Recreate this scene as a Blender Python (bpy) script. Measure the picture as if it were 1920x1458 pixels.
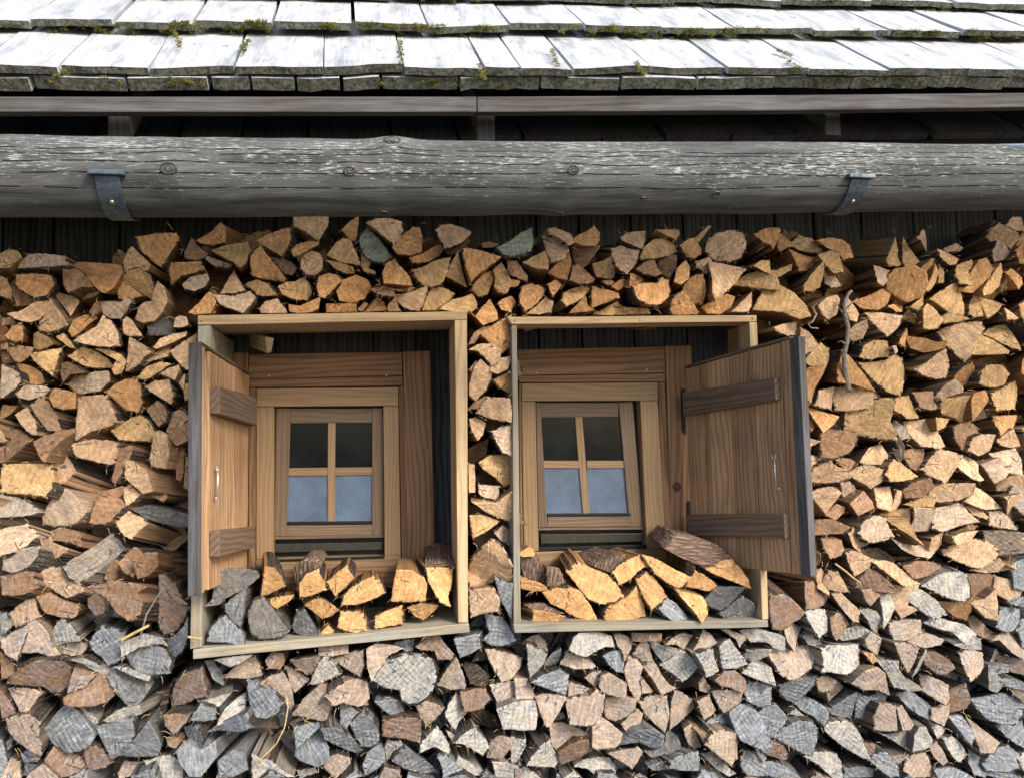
import bpy, bmesh, math, random
from mathutils import Vector, Matrix, noise, geometry
R = math.radians
rnd = random.Random(7)
S = bpy.context.scene
for o in list(bpy.data.objects): bpy.data.objects.remove(o)

# ------------------------------------------------------------ camera
W0, H0, F0 = 1920.0, 1458.0, 1449.0
EYE = Vector((0.0, -2.75, 1.65))
ROT = Matrix.Rotation(R(-9.8), 3, 'Z') @ Matrix.Rotation(R(94.0), 3, 'X') @ Matrix.Rotation(R(-1.3), 3, 'Z')
cd = bpy.data.cameras.new('camera'); cam = bpy.data.objects.new('camera', cd)
S.collection.objects.link(cam); S.camera = cam
cd.sensor_fit = 'HORIZONTAL'; cd.sensor_width = 36; cd.lens = 36 * F0 / W0
cd.clip_start = 0.05; cd.clip_end = 500
cam.location = EYE; cam.rotation_euler = ROT.to_euler()

# ------------------------------------------------------------ sky and sun
SUN_EL, SUN_AZ = 35.0, 34.0          # azimuth measured from the front (-Y) towards the right (+X)
w = bpy.data.worlds.new('World'); S.world = w; w.use_nodes = True
nt = w.node_tree; nt.nodes.clear()
sky = nt.nodes.new('ShaderNodeTexSky'); sky.sky_type = 'NISHITA'; sky.sun_disc = False
sky.sun_elevation = R(SUN_EL); sky.sun_rotation = R(180 - SUN_AZ)
sky.air_density = 1.0; sky.dust_density = 2.0; sky.ozone_density = 1.0
bg = nt.nodes.new('ShaderNodeBackground'); bg.inputs[1].default_value = 0.10
wo = nt.nodes.new('ShaderNodeOutputWorld')
nt.links.new(sky.outputs[0], bg.inputs[0]); nt.links.new(bg.outputs[0], wo.inputs[0])
ld = bpy.data.lights.new('sun', 'SUN'); ld.energy = 1.5; ld.angle = R(20); ld.color = (1, .93, .82)
sun = bpy.data.objects.new('sun', ld); S.collection.objects.link(sun)
a, e = R(SUN_AZ), R(SUN_EL)
sd = Vector((math.sin(a) * math.cos(e), -math.cos(a) * math.cos(e), math.sin(e)))
sun.rotation_euler = sd.to_track_quat('Z', 'Y').to_euler(); sun.location = sd * 20
S.view_settings.view_transform = 'Standard'; S.view_settings.look = 'None'
S.view_settings.gamma = 1.0; S.view_settings.exposure = 1.5
S.view_settings.use_curve_mapping = False
S.cycles.max_bounces = 5; S.cycles.diffuse_bounces = 3; S.cycles.glossy_bounces = 3
S.cycles.use_denoising = True

# ------------------------------------------------------------ helpers
C = S.collection
def ray(px, py):
    return ROT @ Vector(((px - W0 / 2) / F0, -(py - H0 / 2) / F0, -1.0))
def P(px, py, Y):                       # the point of the wall-parallel plane y = Y seen at that place of the photograph
    d = ray(px, py); return EYE + d * ((Y - EYE.y) / d.y)
def proj(p):
    q = ROT.transposed() @ (Vector(p) - EYE)
    return (W0 / 2 + F0 * q.x / -q.z, H0 / 2 - F0 * q.y / -q.z)

def tag(o, label=None, cat=None, group=None, kind=None):
    if label: o['label'] = label
    if cat: o['category'] = cat
    if group: o['group'] = group
    if kind or cat: o['kind'] = kind or 'thing'
    return o
def empty(name, loc):
    o = bpy.data.objects.new(name, None); C.objects.link(o); o.location = loc
    o.empty_display_size = .05
    return o
def add(name, me, parent=None):
    o = bpy.data.objects.new(name, me); C.objects.link(o)
    if parent:
        o.parent = parent; 
        m = Matrix.Translation(-wloc(parent)); o.matrix_local = m
    return o
def wloc(o):
    v = o.location.copy()
    while o.parent: o = o.parent; v += o.location
    return v

class MB:
    """collects geometry: verts, faces, per-face material index and colour, per-corner uv"""
    def __init__(s): s.v = []; s.f = []; s.m = []; s.c = []; s.uv = []; s.sm = []
    def face(s, idx, m=0, c=(1, 1, 1, 1), uv=None, smooth=False):
        s.f.append(idx); s.m.append(m); s.c.append(c); s.uv.append(uv); s.sm.append(smooth)
    def mesh(s, name, mats):
        me = bpy.data.meshes.new(name)
        me.from_pydata([tuple(v) for v in s.v], [], s.f)
        for m in mats: me.materials.append(m)
        me.polygons.foreach_set('material_index', s.m)
        me.polygons.foreach_set('use_smooth', s.sm)
        if any(u is not None for u in s.uv):
            ul = me.uv_layers.new(name='UVMap'); flat = []
            for f, u in zip(s.f, s.uv):
                for k in range(len(f)): flat += list(u[k]) if u else [0, 0]
            ul.data.foreach_set('uv', flat)
        if any(c != (1, 1, 1, 1) for c in s.c):
            ca = me.color_attributes.new('col', 'FLOAT_COLOR', 'CORNER'); flat = []
            for f, c in zip(s.f, s.c): flat += list(c) * len(f)
            ca.data.foreach_set('color', flat)
        me.update(); return me

def grain_uv(me, g, off=None):
    """uv in metres: u along the grain, v across it"""
    g = g.normalized(); off = off or (rnd.uniform(0, 50), rnd.uniform(0, 50))
    ul = me.uv_layers.get('UVMap') or me.uv_layers.new(name='UVMap')
    for p in me.polygons:
        n = p.normal; t = n.cross(g)
        if t.length < .35:
            a1 = g.orthogonal().normalized(); b1 = g.cross(a1)
        else: a1 = g; b1 = t.normalized()
        for li in p.loop_indices:
            q = me.vertices[me.loops[li].vertex_index].co
            ul.data[li].uv = (q.dot(a1) + off[0], q.dot(b1) + off[1])

def prism(name, front, depth, mat, parent=None, bevel=.003, grain=None, wobble=0.0, cuts=0):
    """a board: outline (list of 3d points) pushed back by the vector depth"""
    if not isinstance(depth, Vector): depth = Vector((0, depth, 0))
    bm = bmesh.new(); n = len(front)
    a1 = [bm.verts.new(p) for p in front]; b1 = [bm.verts.new(p + depth) for p in front]
    bm.faces.new(a1); bm.faces.new(b1[::-1])
    for i in range(n):
        j = (i + 1) % n; bm.faces.new([a1[j], a1[i], b1[i], b1[j]])
    bmesh.ops.recalc_face_normals(bm, faces=bm.faces)
    if bevel: bmesh.ops.bevel(bm, geom=bm.edges[:], offset=bevel, segments=2, affect='EDGES', profile=.6)
    if cuts:
        L = sorted([e for e in bm.edges], key=lambda e: -e.calc_length())[:4]
        ll = L[0].calc_length()
        bmesh.ops.subdivide_edges(bm, edges=[e for e in bm.edges if e.calc_length() > ll * .8], cuts=cuts, use_grid_fill=True)
    if wobble:
        o3 = Vector((rnd.uniform(0, 99), 0, 0))
        for v in bm.verts: v.co += noise.noise_vector(v.co * 4 + o3) * wobble
    me = bpy.data.meshes.new(name); bm.to_mesh(me); bm.free(); me.materials.append(mat)
    if grain is None:
        es = [(front[(i + 1) % n] - front[i]) for i in range(n)] + [depth]
        grain = max(es, key=lambda q: q.length)
    grain_uv(me, grain)
    return add(name, me, parent)
def slab(name, quad, y0, y1, mat, parent=None, **k):
    return prism(name, [P(x, y, y0) for x, y in quad], y1 - y0, mat, parent, **k)
def rect(x0, y0, x1, y1): return [(x0, y0), (x1, y0), (x1, y1), (x0, y1)]

def tube(mb, pts, rad, seg=6, m=0, c=(1, 1, 1, 1), ragged=0):
    base = len(mb.v); n = len(pts); pts = [Vector(p) for p in pts]
    for i, p in enumerate(pts):
        t = (pts[min(i + 1, n - 1)] - pts[max(i - 1, 0)]).normalized()
        a1 = t.orthogonal().normalized() if i == 0 else (a1 - t * a1.dot(t)).normalized()
        b1 = t.cross(a1); r = rad[i] if isinstance(rad, (list, tuple)) else rad
        for k in range(seg):
            an = 2 * math.pi * k / seg; rr = r * (1 + ragged * rnd.uniform(-1, 1))
            mb.v.append(p + (a1 * math.cos(an) + b1 * math.sin(an)) * rr)
    for i in range(n - 1):
        for k in range(seg):
            k2 = (k + 1) % seg
            mb.face([base + i * seg + k, base + i * seg + k2, base + (i + 1) * seg + k2, base + (i + 1) * seg + k], m, c,
                    [(i * .05, k * .01)] * 4, True)
    mb.face([base + k for k in range(seg)][::-1], m, c, [(0, 0)] * seg); mb.face([base + (n - 1) * seg + k for k in range(seg)], m, c, [(0, 0)] * seg)

# ------------------------------------------------------------ materials
class NT:
    def __init__(s, name, rough=.8, spec=.3):
        s.mat = bpy.data.materials.new(name); s.mat.use_nodes = True
        s.t = s.mat.node_tree; s.t.nodes.clear()
        s.out = s.n('OutputMaterial'); s.b = s.n('BsdfPrincipled')
        s.l(s.b.outputs[0], s.out.inputs[0]); s.b.inputs['Roughness'].default_value = rough
        s.b.inputs['Specular IOR Level'].default_value = spec
    def n(s, kind): return s.t.nodes.new('ShaderNode' + kind)
    def l(s, a, b): s.t.links.new(a, b)
    def put(s, sock, v):
        if hasattr(v, 'is_linked') or hasattr(v, 'links'): s.l(v, sock)
        else: sock.default_value = v
    def uv(s, sx=1, sy=1):
        t = s.n('TexCoord'); m = s.n('Mapping'); m.inputs['Scale'].default_value = (sx, sy, 1)
        s.l(t.outputs['UV'], m.inputs[0]); return m.outputs[0]
    def pos(s, sx=1, sy=1, sz=1):
        t = s.n('NewGeometry'); m = s.n('Mapping'); m.inputs['Scale'].default_value = (sx, sy, sz)
        s.l(t.outputs['Position'], m.inputs[0]); return m.outputs[0]
    def noise(s, v, scale, det=4, rough=.55, dist=0):
        n = s.n('TexNoise'); s.l(v, n.inputs['Vector']); n.inputs['Scale'].default_value = scale
        n.inputs['Detail'].default_value = det; n.inputs['Roughness'].default_value = rough
        n.inputs['Distortion'].default_value = dist; return n.outputs[0]
    def wave(s, v, scale, dist=2, dscale=1, kind='BANDS', axis='Y', det=2):
        n = s.n('TexWave'); s.l(v, n.inputs['Vector']); n.wave_type = kind
        if kind == 'BANDS': n.bands_direction = axis
        else: n.rings_direction = 'Z'
        n.inputs['Scale'].default_value = scale; n.inputs['Distortion'].default_value = dist
        n.inputs['Detail'].default_value = det; n.inputs['Detail Scale'].default_value = dscale
        return n.outputs['Fac']
    def vor(s, v, scale, feat='F1', rand=1):
        n = s.n('TexVoronoi'); s.l(v, n.inputs['Vector']); n.feature = feat
        n.inputs['Scale'].default_value = scale; n.inputs['Randomness'].default_value = rand
        return n.outputs['Distance']
    def ramp(s, fac, a, b, va=0., vb=1.):
        n = s.n('MapRange'); s.l(fac, n.inputs[0]); n.clamp = True
        for i, x in zip((1, 2, 3, 4), (a, b, va, vb)): n.inputs[i].default_value = x
        return n.outputs[0]
    def math(s, op, a, b=0.):
        n = s.n('Math'); n.operation = op; s.put(n.inputs[0], a); s.put(n.inputs[1], b); return n.outputs[0]
    def mix(s, fac, a, b, mode='MIX'):
        n = s.n('Mix'); n.data_type = 'RGBA'; n.blend_type = mode
        s.put(n.inputs[0], fac)
        for i, x in ((6, a), (7, b)):
            if isinstance(x, (tuple, list)): n.inputs[i].default_value = (*x[:3], 1)
            elif isinstance(x, float): n.inputs[i].default_value = (x, x, x, 1)
            else: s.l(x, n.inputs[i])
        return n.outputs[2]
    def mulv(s, col, val):                      # colour times a scalar socket
        c = s.n('CombineColor')
        for i in range(3): s.l(val, c.inputs[i])
        return s.mix(1.0, col, c.outputs[0], 'MULTIPLY')
    def attr(s):
        n = s.n('Attribute'); n.attribute_name = 'col'; return n.outputs['Color'], n.outputs['Alpha']
    def hsv(s, col, h=.5, sat=1., v=1.):
        n = s.n('HueSaturation'); s.put(n.inputs['Hue'], h); s.put(n.inputs['Saturation'], sat); s.put(n.inputs['Value'], v)
        s.l(col, n.inputs['Color']); return n.outputs[0]
    def orand(s): return s.n('ObjectInfo').outputs['Random']
    def bump(s, h, dist=.002, st=1.):
        n = s.n('Bump'); n.inputs['Distance'].default_value = dist; n.inputs['Strength'].default_value = st
        s.l(h, n.inputs['Height']); s.l(n.outputs[0], s.b.inputs['Normal'])
    def done(s, col):
        s.put(s.b.inputs['Base Color'], col); return s.mat

def wood(name, light, dark, rings=70., contrast=1., grey=0., greycol=(.30, .32, .33), lift=.0012, rough=.7, var=.25, dirt=0.):
    """planed or weathered board: growth lines along the grain, fine fibre, patches gone grey"""
    m = NT(name, rough)
    wa = m.noise(m.uv(.9, 5), 1.0, 3, .5)
    sep = m.n('SeparateXYZ'); m.l(m.uv(), sep.inputs[0])
    v2 = m.math('ADD', sep.outputs[1], m.math('MULTIPLY', wa, .16))
    ln = m.math('SINE', m.math('MULTIPLY', v2, rings * 6.283))
    ln = m.ramp(ln, -.4, 1.0)
    fib = m.noise(m.uv(6, 260), 1.0, 5, .6)
    big = m.noise(m.uv(1.3, 9), 1.0, 4, .6)
    f = m.math('ADD', m.math('MULTIPLY', ln, .45 * contrast), m.math('MULTIPLY', m.ramp(fib, .35, .7), .35 * contrast))
    f = m.math('ADD', f, m.ramp(big, .45, .75, 0, .5 * contrast))
    col = m.mix(m.math('MINIMUM', f, 1.), light, dark)
    if grey:
        gn = m.noise(m.uv(2.2, 12), 1.3, 5, .65)
        col = m.mix(m.ramp(gn, .62 - grey * .35, .85 - grey * .3, 0, min(1., .5 + grey * .6)), col, m.mix(m.ramp(fib, .3, .7), greycol, tuple(c * .45 for c in greycol)))
    if dirt:
        dn = m.noise(m.uv(1.5, 3), 3.0, 6, .7)
        col = m.mix(m.ramp(dn, .5, .75, 0, dirt), col, (.03, .025, .02))
    r = m.orand()
    col = m.hsv(col, .5, 1., m.ramp(r, 0, 1, 1 - var, 1 + var * .6))
    sp = m.vor(m.uv(120, 400), 1.0)
    col = m.mix(m.ramp(sp, .04, .10, .35, 0), col, (.05, .03, .02))
    m.bump(m.math('ADD', m.math('MULTIPLY', ln, .5), fib), lift, .8)
    return m.done(col)

def flat(name, col, rough=.5, metal=0., nscale=30., amp=.25, bump=.0005):
    m = NT(name, rough); m.b.inputs['Metallic'].default_value = metal
    n1 = m.noise(m.pos(), nscale, 6, .6)
    m.bump(n1, bump)
    m.put(m.b.inputs['Roughness'], m.ramp(n1, .3, .7, max(0, rough - .12), min(1, rough + .12)))
    return m.done(m.mix(m.ramp(n1, .35, .7, 0, 1), tuple(c * (1 + amp) for c in col), tuple(c * (1 - amp) for c in col)))

# sawn or split end of a firewood log
def log_end():
    m = NT('log_end', .85, .15); col, age = m.attr()
    n_big = m.noise(m.uv(), 22, 4, .6); n_sp = m.noise(m.uv(), 190, 4, .75); n_mid = m.noise(m.uv(28, 120), 1., 5, .65)
    ring = m.wave(m.uv(), 15, 2.5, 2.2, 'RINGS')
    saw = m.wave(m.uv(), 21, 3.0, 1.5, 'BANDS', 'X'); sawm = m.ramp(m.noise(m.uv(), 14, 2), .4, .6)
    v = m.ramp(n_big, .3, .7, .66, 1.25)
    v = m.math('MULTIPLY', v, m.ramp(n_mid, .3, .7, .72, 1.22))
    v = m.math('MULTIPLY', v, m.ramp(ring, 0, 1, .88, 1.05))
    v = m.math('MULTIPLY', v, m.math('ADD', 1., m.math('MULTIPLY', m.ramp(saw, 0, 1, -.24, .10), m.math('MULTIPLY', sawm, m.math('ADD', .28, age)))))
    v = m.math('MULTIPLY', v, m.ramp(n_sp, .35, .66, .68, 1.4))
    c1 = m.mulv(col, v)
    # weather stains where the attribute says the log is old
    gn = m.noise(m.uv(), 16, 6, .7)
    gf = m.math('MULTIPLY', m.ramp(gn, .38, .62), age)
    gc = m.mulv(m.mix(m.ramp(n_mid, .4, .6), (.125, .135, .155), (.37, .39, .425)), m.ramp(n_sp, .3, .7, .7, 1.25))
    c1 = m.mix(gf, c1, gc)
    # reddish heartwood patches
    hn = m.noise(m.uv(), 30, 3, .5)
    c1 = m.mix(m.ramp(hn, .6, .75, 0, .22), c1, (.33, .13, .05), 'MIX')
    # hairline drying cracks
    cr = m.vor(m.uv(), 17, 'DISTANCE_TO_EDGE'); cm = m.noise(m.uv(), 18, 2)
    ck = m.math('MULTIPLY', m.ramp(cr, .012, .035, 1, 0), m.ramp(cm, .6, .66))
    c1 = m.mix(m.math('MULTIPLY', ck, .75), c1, (.03, .02, .015))
    sp = m.n('SeparateXYZ'); m.l(m.uv(), sp.inputs[0])
    an = m.math('ADD', m.math('MULTIPLY', m.math('ARCTAN2', sp.outputs[1], sp.outputs[0]), 2.), m.math('MULTIPLY', m.noise(m.uv(), 25, 4, .7), 1.1))
    rr = m.math('SQRT', m.math('ADD', m.math('MULTIPLY', sp.outputs[0], sp.outputs[0]), m.math('MULTIPLY', sp.outputs[1], sp.outputs[1])))
    dd = m.math('MULTIPLY', m.math('ABSOLUTE', m.math('SINE', an)), rr)
    c2 = m.math('MULTIPLY', m.ramp(dd, .0011, .0026, 1, 0), m.ramp(m.noise(m.uv(), 11, 1), .57, .6))
    c1 = m.mix(m.math('MULTIPLY', c2, .85), c1, (.025, .018, .014)); ck = m.math('MAXIMUM', ck, c2)
    h = m.math('ADD', m.math('MULTIPLY', n_sp, .6), m.math('MULTIPLY', n_mid, .9))
    h = m.math('SUBTRACT', m.math('ADD', h, m.math('MULTIPLY', m.math('MULTIPLY', saw, sawm), m.math('ADD', .25, m.math('MULTIPLY', age, .6)))), m.math('MULTIPLY', ck, 1.5))
    m.bump(h, .0019, .9)
    return m.done(c1)
def log_side():
    m = NT('log_side', .9, .12); col, age = m.attr()
    f1 = m.noise(m.uv(9, 150), 1.0, 5, .65); f2 = m.noise(m.uv(3, 30), 1.0, 4, .6); f3 = m.noise(m.uv(30, 500), 1., 3)
    v = m.math('MULTIPLY', m.ramp(f1, .3, .7, .6, 1.25), m.ramp(f2, .3, .7, .75, 1.2))
    v = m.math('MULTIPLY', v, m.ramp(f3, .3, .7, .8, 1.15))
    c1 = m.mulv(col, v)
    gn = m.noise(m.uv(6, 20), 1., 5, .7)
    c1 = m.mix(m.math('MULTIPLY', m.ramp(gn, .4, .65), age), c1, m.mulv(m.mix(1., (.23, .235, .24), (.23, .235, .24)), v))
    m.bump(m.math('ADD', f1, m.math('MULTIPLY', f2, 1.5)), .004, .9)
    return m.done(c1)
def bark_mat():
    m = NT('bark', .95, .1); col, age = m.attr()
    c = m.vor(m.uv(14, 75), 1.0, 'DISTANCE_TO_EDGE'); n1 = m.noise(m.uv(20, 60), 1., 6, .7); n2 = m.noise(m.uv(60, 60), 3., 3)
    v = m.math('MULTIPLY', m.ramp(c, 0, .3, .6, 1.1), m.ramp(n1, .3, .7, .6, 1.4))
    m.bump(m.math('ADD', m.ramp(c, 0, .3), n1), .006, 1.)
    return m.done(m.mulv(m.mix(m.ramp(n2, .5, .62, 0, .25), col, (.30, .33, .28)), v))
M_END, M_SIDE, M_BARK = log_end(), log_side(), bark_mat()
LM = [M_END, M_SIDE, M_BARK]
M_BOX = wood('box_board', (.60, .44, .26), (.38, .25, .14), 45, 1., .2, (.42, .41, .36), rough=.75, dirt=.3)
M_BOXG = wood('box_board_grey', (.38, .33, .24), (.22, .18, .12), 45, .9, .55, (.42, .44, .42), rough=.8, dirt=.45)
M_FRAME = wood('window_frame_wood', (.37, .245, .13), (.22, .13, .065), 60, .8, .0, rough=.5, var=.1)
M_HEAD = wood('casing_wood', (.32, .18, .09), (.12, .055, .027), 38, 1.1, .12, (.30, .24, .2), rough=.6, var=.12)
M_SHUT = wood('shutter_wood', (.60, .37, .20), (.24, .125, .065), 45, .95, .3, (.50, .40, .30), rough=.6, var=.22, dirt=.45)
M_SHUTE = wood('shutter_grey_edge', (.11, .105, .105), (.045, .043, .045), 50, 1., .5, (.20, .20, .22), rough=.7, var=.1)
M_SASH = wood('sash_wood', (.22, .15, .095), (.11, .07, .042), 60, .8, .1, (.3, .24, .18), rough=.5, var=.12)
M_SHUTG = wood('shutter_edge', (.24, .16, .11), (.09, .058, .042), 50, 1., .25, (.19, .18, .18), rough=.7, var=.1)
M_WALL = wood('old_wall_board', (.08, .085, .09), (.018, .019, .021), 40, 1.2, .3, (.15, .17, .18), rough=.85, var=.3)
M_FASC = wood('fascia_board', (.10, .09, .08), (.035, .032, .03), 45, 1., .5, (.20, .21, .22), rough=.8, var=.2)
M_UNDER = wood('under_board', (.06, .058, .058), (.025, .023, .022), 40, 1., .3, (.12, .13, .14), rough=.9)
M_METAL = flat('zinc', (.10, .125, .15), .6, .6, 60, .35)
M_WHITE = flat('galvanised_hook', (.6, .62, .64), .4, .8, 200)
M_DARKM = flat('bronze_weather_bar', (.055, .052, .04), .35, .3, 40)
M_BLACK = flat('black_gasket_and_backing', (.008, .008, .009), .5, 0, 40)
M_BRASS = flat('screw', (.45, .38, .2), .4, .9, 100)
def glass_mat():
    m = NT('window_glass', .03, .2); m.b.inputs['IOR'].default_value = 1.4
    n1 = m.noise(m.pos(), 260, 2, .5); m.bump(n1, .00035, .5)
    return m.done(m.mix(m.ramp(m.noise(m.pos(), 7, 4, .7), .45, .7), (.003, .006, .008), (.011, .017, .021)))
M_GLASS = glass_mat()
def frosted():
    m = NT('frosted_glass_sky_tint', .3, .5); m.b.inputs['IOR'].default_value = 1.5
    n1 = m.noise(m.pos(), 260, 3, .6); n2 = m.noise(m.pos(), 9, 3, .6); m.bump(n1, .0015, .8)
    c = m.mix(m.ramp(n1, .35, .65), (.08, .125, .21), (.17, .245, .37))  # blue of the reflected sky is put into the pane colour
    return m.done(m.mix(m.ramp(n2, .35, .65, 0, .55), c, (.05, .07, .10)))
M_FROST = frosted()
# ============================================================ THE SETTING
def sheet(name, x0, x1, y0, y1, z, mat, nx=40, ny=40, amp=.03):
    mb = MB()
    for j in range(ny + 1):
        for i in range(nx + 1):
            x = x0 + (x1 - x0) * i / nx; y = y0 + (y1 - y0) * j / ny
            mb.v.append(Vector((x, y, z + amp * noise.noise(Vector((x, y, 0)) * .7))))
    for j in range(ny):
        for i in range(nx):
            a1 = j * (nx + 1) + i; mb.face([a1, a1 + 1, a1 + nx + 2, a1 + nx + 1], 0, uv=[(0, 0)] * 4, smooth=True)
    return add(name, mb.mesh(name, [mat]))
gm = NT('gravel', .95, .1)
g1 = gm.noise(gm.pos(), 3, 6, .7); g2 = gm.noise(gm.pos(), 60, 4, .7)
gm.bump(g2, .02)
gm.done(gm.mix(gm.ramp(g1, .4, .6), gm.mix(gm.ramp(g2, .35, .65), (.12, .115, .10), (.24, .225, .20)), (.16, .15, .13)))
tag(sheet('ground', -120, 120, -120, 120, -.03, gm.mat, 120, 120, .03), kind='structure')

YW = .40                                   # face of the cabin wall
# ---- cabin wall of upright boards
wall = empty('cabin_wall', (0, YW, 0))
tag(wall, 'dark weathered board wall of the cabin behind the stacked firewood', 'wall')
xs = []
known = sorted([P(x, 640, YW).x for x in (419, 516, 700, 780, 862, 1012, 1093, 1190, 1290)])
x = known[0]
while x > -3.0: x -= rnd.uniform(.17, .27); xs.append(x)
x = known[-1]
while x < 3.6: x += rnd.uniform(.17, .27); xs.append(x)
xs = sorted(xs + known)
for a1, b1 in zip(xs[:-1], xs[1:]):
    g = rnd.uniform(.003, .007); dy = rnd.uniform(0, .012)
    prism('plank', [Vector((a1 + g, YW + dy, 0)), Vector((b1 - g, YW + dy, 0)), Vector((b1 - g, YW + dy, 2.95)), Vector((a1 + g, YW + dy, 2.95))],
          .03, M_WALL, wall, bevel=.003, grain=Vector((0, 0, 1)))
prism('backing', [Vector((-3.2, YW + .046, 0)), Vector((3.8, YW + .046, 0)), Vector((3.8, YW + .046, 3.0)), Vector((-3.2, YW + .046, 3.0))], .12, M_BLACK, wall, bevel=0)

# ---- roof: shingle courses laid up a 44 degree slope
PITCH = R(44); YE = -.62
EAVE = P(700, 148, YE)
AX = (P(1920, 145, YE) - P(0, 146, YE)).normalized()          # the eave is not quite level
US = Vector((0, math.cos(PITCH), math.sin(PITCH))); US = (US - AX * US.dot(AX)).normalized(); UN = AX.cross(US)
def RF(x): return EAVE + AX * ((x - EAVE.x) / AX.x)
def on_roof(px, py, lift=0.):              # where a line of sight meets the roof plane
    d = ray(px, py); o = EAVE + UN * lift
    return EYE + d * ((o - EYE).dot(UN) / d.dot(UN))
def shingle_mat():
    m = NT('shingle_wood', .6, .5)
    f = m.noise(m.uv(7, 120), 1., 5, .65); b = m.noise(m.uv(3, 10), 1.5, 5, .6); st = m.noise(m.uv(9, 14), 2., 6, .7)
    col = m.mix(m.ramp(f, .3, .7), (.58, .59, .61), (.36, .37, .39))
    col = m.mix(m.ramp(b, .5, .68, 0, .8), col, (.22, .235, .26))
    col = m.mix(m.ramp(st, .60, .68, 0, .8), col, (.10, .11, .11))
    m.bump(f, .002); return m.done(col)
def butt_mat():
    m = NT('shingle_butt', .95, .1)
    f = m.noise(m.pos(), 90, 5, .7); b = m.noise(m.pos(), 30, 5, .6)
    col = m.mix(m.ramp(f, .35, .65), (.045, .045, .036), (.24, .24, .20))
    col = m.mix(m.ramp(b, .55, .65, 0, .7), col, (.07, .085, .03)); m.bump(f, .006); return m.done(col)
M_SH, M_BUTT = shingle_mat(), butt_mat()
roof = empty('shingle_roof', EAVE)
tag(roof, 'weathered wooden shingle roof with moss between the courses over the firewood', 'roof')
def shingle(name, xa, xb, s0, s1, lift0, lift1, thick, parent, skew=0.):
    """xa, xb: world x at the butt; s0, s1: distances up the slope; lift: height over the roof plane"""
    mb = MB(); nx = max(3, int((xb - xa) / .03)); ny = 6; r0 = rnd.uniform(0, 99); tl = rnd.uniform(-.004, .004)
    for side in (0, 1):
        for j in range(ny + 1):
            for i in range(nx + 1):
                u = i / nx; v = j / ny
                x = xa + (xb - xa) * u + skew * v
                s_ = s0 + (s1 - s0) * v
                if j == 0: s_ += .006 * noise.noise(Vector((x * 14 + r0, 0, 0))) + .004 * noise.noise(Vector((x * 50 + r0, 3, 0)))
                h = lift0 + (lift1 - lift0) * v + tl * (u - .5) * 2 + .004 * noise.noise(Vector((x * 7 + r0, s_ * 4, 0)))
                if side: h -= thick * (1 - .3 * v) * (1 + .15 * noise.noise(Vector((x * 30 + r0, 9, 0))))
                mb.v.append(RF(x) + US * s_ + UN * h)
    N = (nx + 1) * (ny + 1)
    q = lambda i, j, s=0: s * N + j * (nx + 1) + i
    o1, o2 = rnd.uniform(0, 50), rnd.uniform(0, 50)
    def uvs(ix): return [((mb.v[k] - EAVE).dot(US) + o1, mb.v[k].x + o2) for k in ix]
    for j in range(ny):
        for i in range(nx):
            f = [q(i, j), q(i + 1, j), q(i + 1, j + 1), q(i, j + 1)]; mb.face(f, 0, uv=uvs(f))
            f = [q(i, j, 1), q(i, j + 1, 1), q(i + 1, j + 1, 1), q(i + 1, j, 1)]; mb.face(f, 1, uv=uvs(f))
    for i in range(nx):
        f = [q(i, 0), q(i, 0, 1), q(i + 1, 0, 1), q(i + 1, 0)]; mb.face(f, 1, uv=uvs(f))
        f = [q(i, ny), q(i + 1, ny), q(i + 1, ny, 1), q(i, ny, 1)]; mb.face(f, 1, uv=uvs(f))
    for j in range(ny):
        f = [q(0, j), q(0, j + 1), q(0, j + 1, 1), q(0, j, 1)]; mb.face(f, 0, uv=uvs(f))
        f = [q(nx, j), q(nx, j, 1), q(nx, j + 1, 1), q(nx, j + 1)]; mb.face(f, 0, uv=uvs(f))
    return add(name, mb.mesh(name, [M_SH, M_BUTT]), parent)
def slope_s(p): return (p - EAVE).dot(US)
s_a = slope_s(on_roof(700, 143)); s_b = slope_s(on_roof(900, 77)); s_c = slope_s(on_roof(900, 30))
low = [-200, -40, 118, 280, 443, 608, 758, 907, 975, 1070, 1220, 1360, 1513, 1662, 1812, 1960, 2110]
mid = [-240, -60, 82, 235, 380, 522, 665, 800, 944, 1078, 1213, 1343, 1480, 1613, 1740, 1868, 2000, 2150]
top = [-230, -80, 60, 190, 330, 450, 590, 735, 870, 1010, 1150, 1290, 1410, 1560, 1700, 1850, 1990, 2130]
def course(xsn, py, s0, length, lift, thick=.021):
    w_ = [on_roof(x, py).x - US.x * s0 for x in xsn]
    while w_[0] > -2.9: w_.insert(0, w_[0] - rnd.uniform(.2, .27))
    while w_[-1] < 3.9: w_.append(w_[-1] + rnd.uniform(.2, .27))
    for a1, b1 in zip(w_[:-1], w_[1:]):
        g = rnd.choice([.004, .005, .007, .010, .015])
        shingle('shingle', a1 + g * .5, b1 - g * .5, s0 + rnd.uniform(-.012, .012), s0 + length, lift + rnd.uniform(-.003, .005), lift - .022, thick * rnd.uniform(.85, 1.1), roof, rnd.uniform(-.006, .006))
    return w_
wl = course(low, 143, s_a, s_b - s_a + .2, .024)
wm = course(mid, 56, s_b, s_c - s_b + .2, .024 + .024)
wt = course(top, 3, s_c, .55, .024 + .048)
for k in range(1, 5): course([-200], 3, s_c + .38 * k, .55, .084 + .012 * k, .026)
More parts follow.
